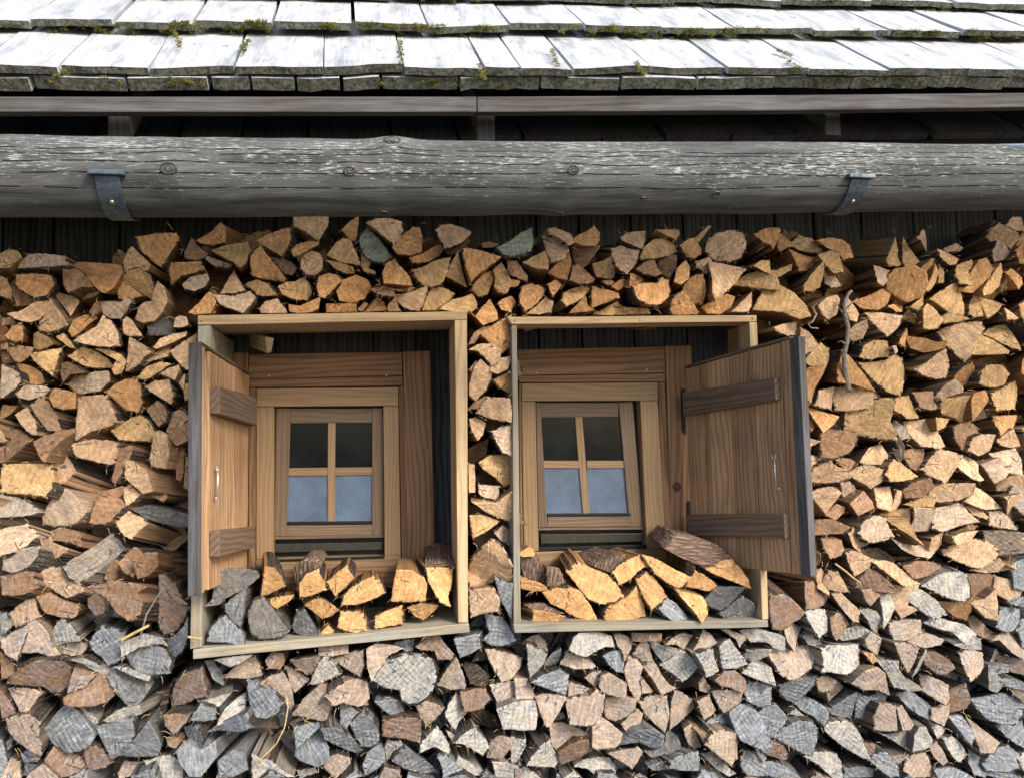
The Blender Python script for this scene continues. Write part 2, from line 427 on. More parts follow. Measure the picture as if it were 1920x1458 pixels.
# a lower layer whose ends show under the first course
w2 = [on_roof(x, 160, -.02).x for x in (-120, 60, 235, 392, 470, 553, 640, 715, 862, 1015, 1165, 1310, 1460, 1603, 1752, 1895, 2030)]
while w2[0] > -2.9: w2.insert(0, w2[0] - .25)
while w2[-1] < 3.9: w2.append(w2[-1] + .25)
for a1, b1 in zip(w2[:-1], w2[1:]):
    g = rnd.uniform(.003, .008)
    shingle('shingle', a1 + g, b1 - g, .022 + rnd.uniform(-.004, .004), .6, -.004, -.004, .034, roof)
prism('underlay', [RF(-3.0) + UN * -.045 + US * .5, RF(4.0) + UN * -.045 + US * .5, RF(4.0) + UN * -.045 + US * 3.2, RF(-3.0) + UN * -.045 + US * 3.2], UN * -.02, M_BLACK, roof, bevel=0)
# fascia in two lengths under the eave
fy = YE + .02
slab('fascia_board', [(-700, 184), (-2, 181), (893, 181.5), (893, 210.5), (-2, 209.5), (-700, 213)], fy, fy + .03, M_FASC, roof, wobble=.002)
slab('fascia_board', [(895, 181.5), (1500, 178), (1925, 174), (3300, 166), (3300, 193), (1925, 201), (1500, 207), (895, 210.5)], fy + .003, fy + .033, M_FASC, roof, wobble=.002)
# roof carcass behind the fascia: boards down the slope and rafters
rb = [-2.9]
while rb[-1] < 3.9: rb.append(rb[-1] + rnd.uniform(.17, .28))
UB = P(900, 259, -.34)                      # lower edge of the inner boarding
def UF(x): return Vector((x, UB.y, UB.z)) + AX * 0 + Vector((0, 0, (x - UB.x) * AX.z / AX.x))
for a1, b1 in zip(rb[:-1], rb[1:]):
    s0 = rnd.uniform(-.02, .02); lf = UN * rnd.uniform(-.008, .008)
    q4 = [UF(a1 + .003) + US * s0 + lf, UF(b1 - .006) + US * s0 + lf, UF(b1 - .006) + US * 1.3 + lf, UF(a1 + .003) + US * 1.3 + lf]
    prism('roof_board', q4, UN * -.028, M_UNDER, roof, grain=US, bevel=.004)
prism('deck', [UF(-2.9) + UN * -.04 + US * .02, UF(3.9) + UN * -.04 + US * .02, UF(3.9) + UN * -.04 + US * 1.8, UF(-2.9) + UN * -.04 + US * 1.8], UN * -.02, M_BLACK, roof, bevel=0)
for px in (203, 893, 1545, -480, 2250):
    x = P(px, 230, YE + .1).x; q = RF(x)
    prism('rafter_end', [q + UN * -.075 + US * .06, q + UN * -.075 + US * .9, q + UN * -.16 + US * .9, q + UN * -.075 + US * .06 + Vector((0, 0, -.13))],
          Vector((.055, 0, 0)), M_UNDER, roof, grain=US)

# ---- log gutter
YG = -.68
gp = [(-900, 322), (0, 331.5), (480, 334), (960, 335.5), (1440, 334), (1920, 333), (3000, 330)]
gut_c = [P(x, y, YG) for x, y in gp]
def gut(x):                                 # centre line and radius at world x
    for a1, b1 in zip(gut_c[:-1], gut_c[1:]):
        if x <= b1.x or b1 is gut_c[-1]:
            t = (x - a1.x) / (b1.x - a1.x); return Vector((x, YG, a1.z + (b1.z - a1.z) * t))
GR = (P(960, 268, YG).z - P(960, 400, YG).z) / 2 * 1.0
def gutr(x, an):
    r = GR * (1 + .03 * noise.noise(Vector((x * 1.3, 0, 4))) + .022 * noise.noise(Vector((x * 4, math.cos(an) * .8, math.sin(an) * .8))))
    return r
knots_px = [(318, 318, .030), (735, 272, .034), (656, 323, .024), (1073, 321, .024), (1047, 395, .022), (1342, 362, .017), (720, 394, .018), (1205, 371, .010)]
def gut_hit(px, py):                        # point of the front surface seen there, and its angle
    d = ray(px, py).normalized(); best = None
    q = EYE.copy()
    t = 1.2
    while t < 5:
        q = EYE + d * t; c = gut(q.x); v = q - c; r = math.hypot(v.y, v.z)
        if r < gutr(q.x, math.atan2(v.z, v.y)): return q, math.atan2(v.z, v.y)
        t += .002
    c = EYE + d * 2.2
    return None
KN = [(gut_hit(a1, b1), r) for a1, b1, r in knots_px]
KN = [(h[0], h[1], r) for h, r in KN if h]
mb = MB(); NX, NA = 520, 56; X0, X1 = -3.1, 3.9
cracks = [(2.78, .10, 1.1), (3.08, .07, .8), (3.42, .08, 1.5), (3.75, .06, .7)]
for i in range(NX + 1):
    x = X0 + (X1 - X0) * i / NX; c = gut(x)
    for k in range(NA):
        an = 2 * math.pi * k / NA
        r = gutr(x, an) + .0022 * noise.noise(Vector((x * 9, math.cos(an) * 16, math.sin(an) * 16)))
        for kp, ka, kr in KN:
            dx = x - kp.x; da = math.atan2(math.sin(an - ka), math.cos(an - ka)) * GR
            q = (dx * dx + da * da) / (kr * kr * 3.2)
            r += .013 * (kr / .03) * math.exp(-q)
        mb.v.append(c + Vector((0, math.cos(an), math.sin(an))) * r)
for i in range(NX):
    for k in range(NA):
        k2 = (k + 1) % NA
        x = X0 + (X1 - X0) * i / NX; x2 = X0 + (X1 - X0) * (i + 1) / NX
        mb.face([i * NA + k, i * NA + k2, (i + 1) * NA + k2, (i + 1) * NA + k], 0,
                uv=[(x, k / NA * .8), (x, (k + 1) / NA * .8), (x2, (k + 1) / NA * .8), (x2, k / NA * .8)], smooth=True)
mb.face(list(range(NA)), 0, uv=[(0, 0)] * NA); mb.face([NX * NA + k for k in range(NA)][::-1], 0, uv=[(0, 0)] * NA)
def gutter_mat():
    m = NT('gutter_log_wood', .85, .2)
    f = m.noise(m.uv(10, 300), 1., 6, .7); b = m.noise(m.uv(1.2, 9), 2., 5, .6); n3 = m.noise(m.uv(50, 420), 1., 3, .6)
    col = m.mix(m.ramp(f, .3, .7), (.20, .205, .20), (.05, .053, .055))
    col = m.mix(m.ramp(b, .42, .62, 0, .7), col, (.035, .04, .042))
    st = m.noise(m.uv(3, 22), 1.7, 4, .6)
    col = m.mix(m.ramp(st, .60, .75, 0, .6), col, (.17, .13, .08))
    # lichen crust: pale flecks drawn out along the grain, denser in drifts
    l1 = m.noise(m.uv(30, 170), 1., 6, .78); l2 = m.noise(m.uv(1.6, 7), 1.6, 4, .65)
    sep = m.n('SeparateXYZ'); m.l(m.uv(), sep.inputs[0])
    low_ = m.ramp(sep.outputs[1], .43, .50, .0, -.09)      # the underside carries hardly any
    fac = m.ramp(m.math('ADD', m.math('ADD', l1, m.math('MULTIPLY', l2, .42)), low_), .75, .81)
    col = m.mix(fac, col, m.mix(m.ramp(l2, .45, .6), (.54, .57, .48), (.48, .50, .48)))
    # drying cracks that wander along the log
    ckh = None
    for v0, amp, fr in ((.345, .03, 1.1), (.395, .02, 1.6), (.43, .025, .8), (.475, .02, 1.2), (.365, .012, 2.3)):
        wn = m.noise(m.uv(fr, 0), 1. + v0, 3, .5)
        y = m.math('ADD', v0 - amp * .5 * 2, m.math('MULTIPLY', wn, amp * 2))
        d = m.math('ABSOLUTE', m.math('SUBTRACT', sep.outputs[1], y))
        br = m.noise(m.uv(2.1, 0), 3. + v0 * 9, 2)
        ck = m.math('MULTIPLY', m.ramp(d, .0009, .0026, 1, 0), m.ramp(br, .42, .5))
        ckh = ck if ckh is None else m.math('MAXIMUM', ckh, ck)
    col = m.mix(m.math('MULTIPLY', ckh, .9), col, (.006, .006, .007))
    h = m.math('ADD', m.math('ADD', m.math('MULTIPLY', f, 1.), m.math('MULTIPLY', n3, .3)), m.math('MULTIPLY', fac, .4))
    m.bump(m.math('SUBTRACT', h, m.math('MULTIPLY', ckh, 2.5)), .003, .9)
    return m.done(col)
gl = add('log_gutter', mb.mesh('log_gutter', [gutter_mat()]))
tag(gl, 'long grey lichen flecked log hung as a gutter under the shingle eave', 'gutter')
km = NT('knot_wood', .85, .2)
kr_ = km.wave(km.uv(), 95, 1.5, 2, 'RINGS'); kn_ = km.noise(km.uv(), 160, 4)
km.bump(km.math('ADD', kr_, kn_), .004)
km.done(km.mix(km.ramp(km.math('ADD', kr_, km.math('MULTIPLY', kn_, .6)), .2, 1.1), (.05, .05, .048), (.15, .15, .14)))
for kp, ka, r in KN:
    mb = MB(); nrm = Vector((0, math.cos(ka), math.sin(ka))); a1 = Vector((1, 0, 0)); b1 = nrm.cross(a1)
    rings = [(1.05, -.012), (1.0, .001), (.85, .005), (.6, .002), (.35, .004), (.12, .001)]
    c = gut(kp.x); rr = gutr(kp.x, ka) + .0115 * (r / .03); c = c + nrm * rr; n = 20
    for q, h in rings:
        for k in range(n):
            an = 2 * math.pi * k / n; jr = 1 + .1 * noise.noise(Vector((k * .9, q * 3, kp.x * 7)))
            mb.v.append(c + (a1 * math.cos(an) * 1.15 + b1 * math.sin(an) * .85) * r * q * jr * .62 + nrm * (h - .002))
    for j in range(len(rings) - 1):
        for k in range(n):
            k2 = (k + 1) % n; f = [j * n + k, j * n + k2, (j + 1) * n + k2, (j + 1) * n + k]
            mb.face(f, 0, uv=[((mb.v[t] - c).dot(a1), (mb.v[t] - c).dot(b1)) for t in f])
    f = [(len(rings) - 1) * n + k for k in range(n)]; mb.face(f, 0, uv=[(0, 0)] * n)
    add('knot', mb.mesh('knot', [km.mat]), gl)

# ---- two zinc gutter brackets
def bracket(px, cap_px, cap_y, label, wpx):
    hit = gut_hit(px, cap_y + 14); x = hit[0].x; c = gut(x)
    root = empty('gutter_bracket', hit[0]); tag(root, label, 'bracket', 'zinc brackets holding the log gutter')
    hw = .028
    mb = MB(); a_top = math.atan2(hit[0].z - c.z, hit[0].y - c.y)
    a_top = a_top % (2 * math.pi)
    n = 22; span = R(128); pts = []
    for i in range(n + 1):
        an = a_top + span * i / n; nr = Vector((0, math.cos(an), math.sin(an)))
        r = max(gutr(x - hw, an), gutr(x + hw, an), gutr(x, an)) + .004
        pts.append((c + nr * r, nr))
    for i, (p, nr) in enumerate(pts):
        for sx, th in ((-hw, .0), (hw, .0), (hw, .004), (-hw, .004)):
            mb.v.append(p + Vector((sx, 0, 0)) + nr * th)
    for i in range(n):
        for k in range(4):
            k2 = (k + 1) % 4; mb.face([i * 4 + k, i * 4 + k2, (i + 1) * 4 + k2, (i + 1) * 4 + k], 0, uv=[(0, 0)] * 4, smooth=False)
    mb.face([3, 2, 1, 0]); mb.face([n * 4 + k for k in range(4)])
    add('strap', mb.mesh('strap', [M_METAL]), root)
    p, nr = pts[0]
    # folded cap on top of the strap
    w_ = .041; t_ = Vector((0, -.012, .003)); q = p + Vector((0, -.002, -.002))
    prism('cap', [q + Vector((-w_, .012, .004)), q + Vector((w_, .012, .004)), q + Vector((w_, -.016, .0)), q + Vector((-w_, -.016, .0))], Vector((0, .0, .012)), M_METAL, root, bevel=.003)
    p, nr = pts[6]; mb = MB(); n = 12
    a1 = Vector((1, 0, 0)); b1 = nr.cross(a1)
    for q, h in ((1, .003), (1, .006), (.6, .0085)):
        for k in range(n): mb.v.append(p + (a1 * math.cos(2 * math.pi * k / n) + b1 * math.sin(2 * math.pi * k / n)) * .006 * q + nr * h)
    for j in range(2):
        for k in range(n): k2 = (k + 1) % n; mb.face([j * n + k, j * n + k2, (j + 1) * n + k2, (j + 1) * n + k], smooth=True)
    mb.face([2 * n + k for k in range(n)])
    add('rivet', mb.mesh('rivet', [M_BRASS]), root)
bracket(203, 200, 316, 'curved grey zinc gutter bracket round the log, the left one', 35)
bracket(1610, 1618, 322, 'curved grey zinc gutter bracket round the log, above the right shutter', 35)
# ============================================================ WINDOW BOXES
def screws(pts, Y, parent, r=.0045):   # nail and screw heads
    for px, py in pts:
        p = P(px, py, Y); mb = MB(); n = 10
        for q, h in ((1, .004), (1, -.0015), (.55, -.003)):
            for k in range(n): mb.v.append(p + Vector((math.cos(2 * math.pi * k / n) * r * q, h, math.sin(2 * math.pi * k / n) * r * q)))
        for j in range(2):
            for k in range(n): k2 = (k + 1) % n; mb.face([j * n + k, j * n + k2, (j + 1) * n + k2, (j + 1) * n + k], smooth=True)
        mb.face([2 * n + k for k in range(n)])
        add('screw', mb.mesh('screw', [M_BRASS]), parent)

bl = empty('window_box', P(620, 1200, -.03))
tag(bl, 'open weathered board box around the left window, sagging to the left', 'window box')
YB = -.035
slab('top_board', [(370.6, 591.5), (876, 583.5), (876, 599), (370.6, 609.5)], YB, .17, M_BOX, bl, cuts=12, wobble=.002)
slab('top_board', [(396, 606), (850, 598), (850, 603), (396, 612.5)], .173, .385, M_BOX, bl)
slab('side_board', [(370.6, 610.5), (395, 610), (376.5, 1213), (356, 1216)], YB, .385, M_BOXG, bl, cuts=12, wobble=.0015)
slab('side_board', [(852.2, 600), (875.5, 599.6), (878, 1166), (859.5, 1167)], YB + .002, .19, M_BOX, bl, cuts=12, wobble=.0015)
slab('side_board', [(853, 601), (866, 601), (869, 1164), (860, 1164)], .195, .385, M_BOX, bl)
slab('bottom_board', [(362, 1217), (879, 1167.6), (880.5, 1184), (362, 1235)], YB - .004, .385, M_BOXG, bl, cuts=12, wobble=.0015)
# loose brace in the upper corner
prism('brace', [P(497, 632, .10), P(514, 634, .10), P(509, 660, .10), P(501, 663, .10)], Vector((-.09, .20, .05)), M_BOX, bl)

br = empty('window_box', P(1200, 1180, -.03))
tag(br, 'open weathered board box around the right window, side made of two boards', 'window box')
slab('top_board', [(950, 594.5), (1419, 591), (1419, 603), (960, 608.5)], YB, .075, M_BOX, br, cuts=12, wobble=.0015)
slab('side_board', [(960, 609.5), (969.5, 609), (977, 1167), (963.5, 1168)], YB + .002, .385, M_BOXG, br, cuts=12, wobble=.0015)
slab('side_board', [(1405, 604), (1419.5, 604), (1441.5, 1160), (1429.5, 1161)], YB + .002, .06, M_BOX, br, cuts=12, wobble=.0015)
slab('side_board', [(1403, 606), (1416, 606), (1436, 1160), (1424, 1160)], .11, .30, M_BOX, br)
slab('bottom_board', [(962, 1168.8), (1440, 1161.5), (1441, 1175), (965, 1186)], YB - .004, .385, M_BOXG, br, cuts=12, wobble=.0015)

screws([(378, 601), (865, 592), (868, 1174), (372, 1226), (600, 1207), (374, 640)], YB - .001, bl, .0035)
screws([(966, 601), (1412, 597), (1432, 1168), (972, 1177), (1200, 600)], YB - .001, br, .0035)
YC, YF, YS = .352, .332, .362      # casing, light frame, sash fronts
def window(name_loc, label, k):
    wn = empty('window', P(*name_loc, .38)); tag(wn, label, 'window')
    for nm, quad, y0, y1, mt in k['boards']: slab(nm, quad, y0, y1, mt, wn, bevel=.0025, wobble=.0008)
    screws(k['screws'], YC - .001, wn)
    # black board behind the sash: shade of the opening as colour
    slab('dark_backing', k['dark_backing'], .388, .396, M_BLACK, wn, bevel=0)
    sash = empty('sash', P(*name_loc, .37)); sash.parent = wn; sash.matrix_local = Matrix.Translation(sash.location - wloc(wn)) if False else Matrix.Translation(P(*name_loc, .37) - wn.location)
    for nm, quad, dy in k['sash']:
        ys = YS + dy
        slab(nm, quad, ys, ys + .02, M_SASH if nm in ('stile', 'rail') else M_FRAME, sash, bevel=.002)
    for q in k['panes_top']: slab('pane', q, YS + .011, YS + .016, M_GLASS, sash, bevel=0)
    for q in k['panes_low']: slab('pane', q, YS + .011, YS + .016, M_FROST, sash, bevel=0)
    slab('drip_seal', k['seal'], YS - .003, YS + .008, M_BLACK, sash, bevel=.001)
    for q, y0, mt in k['bars']: slab('weather_bar', q, y0, y0 + .012, mt, wn, bevel=.0015)
    return wn
L = dict(
 boards=[('casing_header', [(467, 664), (754, 660), (754, 703.5), (466, 710)], YC, .398, M_HEAD),
         ('casing_header', [(466, 711), (755, 704.5), (755, 723), (467, 726)], YC + .006, .398, M_HEAD),
         ('casing_post', [(414, 661), (465, 661), (462, 1160), (412, 1160)], YC - .004, .398, M_HEAD),
         ('casing_post', [(755.5, 659), (806.5, 657.5), (818, 1160), (762, 1160)], YC - .006, .398, M_HEAD),
         ('trim', [(467, 727), (480, 727), (480, 1085), (465, 1085)], YF + .006, .398, M_HEAD),
         ('trim', [(747.5, 724), (756, 724), (762, 1085), (754, 1085)], YF + .006, .398, M_HEAD),
         ('frame_rail', [(481, 728), (747, 725.5), (747, 760), (481, 762)], YF, .395, M_FRAME),
         ('frame_stile', [(481, 762.6), (513.5, 762.3), (513, 1046.5), (480.5, 1047.5)], YF, .395, M_FRAME),
         ('frame_stile', [(718.5, 760.6), (747, 760.6), (751.5, 1040), (721.5, 1041)], YF, .395, M_FRAME),
         ('frame_rail', [(480.5, 1048), (751.5, 1040.6), (752, 1061), (480, 1069)], YF, .395, M_FRAME),
         ('sill', [(470, 1070), (760, 1062), (760, 1100), (470, 1108)], YF - .012, .398, M_HEAD)],
 screws=[(504, 704.5), (724.5, 704), (764, 752), (769, 1036)],
 dark_backing=rect(500, 750, 735, 1056),
 sash=[('stile', [(518, 765), (545, 765), (538.5, 1004), (514.5, 1005)], 0), ('stile', [(698, 765), (717.5, 765), (720.5, 1001), (698, 1002)], 0),
       ('rail', [(545, 765.5), (697.5, 765.5), (697.5, 792), (544.5, 792.5)], .001), ('rail', [(538.5, 984), (697.5, 982.5), (697.5, 1002), (538.5, 1004)], .001),
       ('mullion', [(615, 792), (629, 792), (628, 978), (614, 978)], .003), ('glazing_bar', [(541.5, 877), (614.5, 876), (614, 891), (541, 892)], .004), ('glazing_bar', [(628.5, 876), (698, 875), (698, 890), (628.5, 891)], .004),
       ('rail', [(514.5, 1005.5), (720.5, 1001.5), (720.5, 1007), (514.5, 1011)], -.006)],
 panes_top=[[(543, 792), (616, 792), (616, 878), (541, 878)], [(627, 792), (699, 792), (699, 878), (627, 878)]],
 panes_low=[[(540, 890), (616, 890), (616, 978), (538, 978)], [(627, 890), (699, 890), (699, 978), (627, 978)]],
 seal=[(538, 977.5), (698.5, 976), (698.5, 981.5), (538, 983.5)],
 bars=[([(515, 1019), (717.5, 1015.5), (717.5, 1029.5), (515, 1035)], .362, M_DARKM), ([(513.5, 1048), (721, 1041.5), (721, 1046.5), (513.5, 1052.5)], YF - .003, M_BLACK)])
window((617, 880), 'small four pane wooden window in the left box, sash tilted at the foot', L)
Rw = dict(
 boards=[('casing_header', [(971, 655), (1247, 650), (1247, 698.5), (972, 703.5)], YC, .398, M_HEAD),
         ('casing_header', [(972, 704.5), (1248, 699.5), (1248, 715), (973, 717)], YC + .006, .398, M_HEAD),
         ('casing_post', [(1247.6, 649), (1296, 647.5), (1306, 1150), (1262, 1150)], YC - .006, .398, M_HEAD),
         ('trim', [(973, 718), (977.5, 718), (982, 1085), (976, 1085)], YF + .006, .398, M_HEAD),
         ('trim', [(1234, 716), (1247, 716), (1262, 1085), (1249.5, 1085)], YF + .006, .398, M_HEAD),
         ('frame_rail', [(978, 718.5), (1233.5, 716.5), (1233.5, 750.5), (978.5, 751.5)], YF, .395, M_FRAME),
         ('frame_stile', [(978.5, 752), (1004, 752), (1010, 1032), (982.5, 1033)], YF, .395, M_FRAME),
         ('frame_stile', [(1200.5, 751), (1233.5, 751), (1249, 1027), (1213, 1028)], YF, .395, M_FRAME),
         ('frame_rail', [(982.5, 1034), (1249, 1028), (1250, 1047), (983, 1054)], YF, .395, M_FRAME),
         ('sill', [(975, 1054.5), (1262, 1047.5), (1262, 1085), (975, 1092)], YF - .012, .398, M_HEAD)],
 screws=[(1006, 699), (1212, 693), (1257, 735)],
 dark_backing=rect(995, 742, 1225, 1042),
 sash=[('stile', [(1005, 754), (1013, 754), (1027, 987), (1010, 988)], .0), ('stile', [(1160, 754), (1186, 753), (1206, 986.5), (1181, 987)], .0),
       ('rail', [(1013.5, 754), (1159.5, 754), (1159.5, 781), (1014, 782)], .001), ('rail', [(1027, 968), (1181, 967), (1181, 986.5), (1027, 987)], .001),
       ('mullion', [(1078, 781), (1092, 781), (1106, 962), (1093, 962)], .003), ('glazing_bar', [(1018.5, 863), (1086, 863), (1087, 877), (1019, 877)], .004), ('glazing_bar', [(1100, 863), (1169, 863), (1170, 877), (1101, 877)], .004),
       ('rail', [(1010, 988.5), (1206.5, 987.5), (1207, 992), (1010, 993.5)], -.006)],
 panes_top=[[(1013, 781), (1080, 781), (1086, 864), (1017, 864)], [(1091, 781), (1161, 781), (1169, 864), (1098, 864)]],
 panes_low=[[(1019, 876), (1089, 876), (1095, 963), (1024, 963)], [(1100, 876), (1172, 876), (1181, 963), (1105, 963)]],
 seal=[(1026, 962), (1182, 961), (1183, 966.5), (1027, 967.5)],
 bars=[([(1014, 1001), (1210, 999), (1210, 1014.5), (1015, 1018.5)], .362, M_DARKM), ([(1011, 1026), (1213, 1020), (1213, 1026.5), (1011, 1032.5)], YF - .003, M_BLACK)])
window((1107, 880), 'small four pane wooden window in the right box, its sash hanging askew', Rw)

# ---- plank shutters standing open
def shutter(name_label, A, B, Cc, D, boards, battens, frame_u, hook, name_loc):
    """A hinge top, B front top, Cc front bottom, D hinge bottom (world)"""
    n = ((B - A).cross(D - A)).normalized()
    if (EYE - A).dot(n) < 0: n = -n
    root = empty('shutter', D); tag(root, name_label, 'shutter')
    def Q(u, v, h=0.): return (A * (1 - u) + B * u) * (1 - v) + (D * (1 - u) + Cc * u) * v + n * h
    th = .022; gv = (D - A)
    for i, (a1, b1) in enumerate(zip(boards[:-1], boards[1:])):
        g = .0025; h = rnd.uniform(-.0015, .0015)
        prism('plank', [Q(a1 + g, .004, h), Q(b1 - g, .004, h), Q(b1 - g, .996, h), Q(a1 + g, .996, h)], n * -th, M_SHUT, root, bevel=.002, grain=gv, wobble=.001)
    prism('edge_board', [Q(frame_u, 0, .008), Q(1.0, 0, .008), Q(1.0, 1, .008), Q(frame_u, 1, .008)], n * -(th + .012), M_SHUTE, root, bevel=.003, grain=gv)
    prism('edge_board', [Q(frame_u - .07, .002, .004), Q(frame_u - .003, .002, .004), Q(frame_u - .003, .998, .004), Q(frame_u - .07, .998, .004)], n * -(th + .004), M_SHUT, root, bevel=.004, grain=gv)
    prism('head_board', [Q(0.0, -.012, .004), Q(frame_u - .005, -.012, .004), Q(frame_u - .005, .0, .004), Q(.0, .0, .004)], n * -(th + .004), M_SHUTG, root, bevel=.002)
    for (u0, u1, v0, v1, v2, v3, hh) in battens:
        prism('batten', [Q(u0, v0, hh), Q(u1, v1, hh), Q(u1, v2, hh), Q(u0, v3, hh)], n * -(hh - .001), M_SHUTG if hh > .029 else M_SHUT, root, bevel=.004)
    u, v0, v1 = hook; mb = MB()
    p0, p1 = Q(u, v0, .014), Q(u + .01, v1, .012)
    tube(mb, [p0, p0 * .5 + p1 * .5 + n * .002, p1], .0032, 8)
    ring = [Q(u, v0 - .004, .013) + ((B - A).normalized() * math.cos(t * .7) + gv.normalized() * math.sin(t * .7)) * .009 for t in range(10)]
    tube(mb, ring, .0022, 6); tube(mb, [p1, p1 + n * .006 + (B - A).normalized() * .006, p1 + (B - A).normalized() * .014], .0028, 6)
    tube(mb, [Q(u, v0, .0), p0], .003, 6)
    add('hook', mb.mesh('hook', [M_WHITE]), root)
    return root, Q
YH, YFt = .30, -.25
sl = shutter('brown plank shutter of the left window standing open, edge on to the pile',
    P(468, 703, YH), P(369, 642, YFt), P(368, 1117, YFt), P(464, 1075, YH),
    [0, .17, .34, .5, .66, .80], [(.03, .80, .115, .155, .268, .262, .034), (.03, .80, .765, .752, .862, .868, .034)], .955, (.72, .50, .62), None)
sr = shutter('brown plank shutter of the right window standing wide open, grey at its edge',
    P(1284, 690, YH), P(1500, 630, YFt), P(1523, 1080, YFt), P(1297, 1056, YH),
    [0, .22, .42, .62, .85], [(.02, .84, .13, .158, .255, .25, .030), (.02, .86, .752, .742, .845, .855, .030)], .93, (.78, .50, .635), None)
mb = MB()
for q in ([(1277, 728), (1285.5, 728), (1286, 814), (1279, 806)], [(1288, 940), (1295, 938), (1296, 1003), (1290, 1003)]):
    slab('hinge', q, YC - .012, YC - .0065, M_BLACK, bpy.data.objects['window.001'], bevel=.001)
kn = MB(); c = P(1269, 912, YC - .0065); n_ = 20
for q, h in ((1, .001), (.95, -.0016), (.5, -.001), (.2, -.002)):
    for k in range(n_):
        an = 2 * math.pi * k / n_; kn.v.append(c + Vector((math.cos(an) * .019 * q, h, math.sin(an) * .021 * q)))
for j in range(3):
    for k in range(n_): k2 = (k + 1) % n_; f = [j * n_ + k, j * n_ + k2, (j + 1) * n_ + k2, (j + 1) * n_ + k]; kn.face(f, uv=[((kn.v[t] - c).x, (kn.v[t] - c).z) for t in f])
kn.face([3 * n_ + k for k in range(n_)], uv=[(0, 0)] * n_)
kk = NT('casing_knot', .6); r_ = kk.wave(kk.uv(), 90, 1, 2, 'RINGS'); kk.done(kk.mix(r_, (.11, .04, .018), (.045, .018, .01)))
add('knot', kn.mesh('knot', [kk.mat]), bpy.data.objects['window.001'])
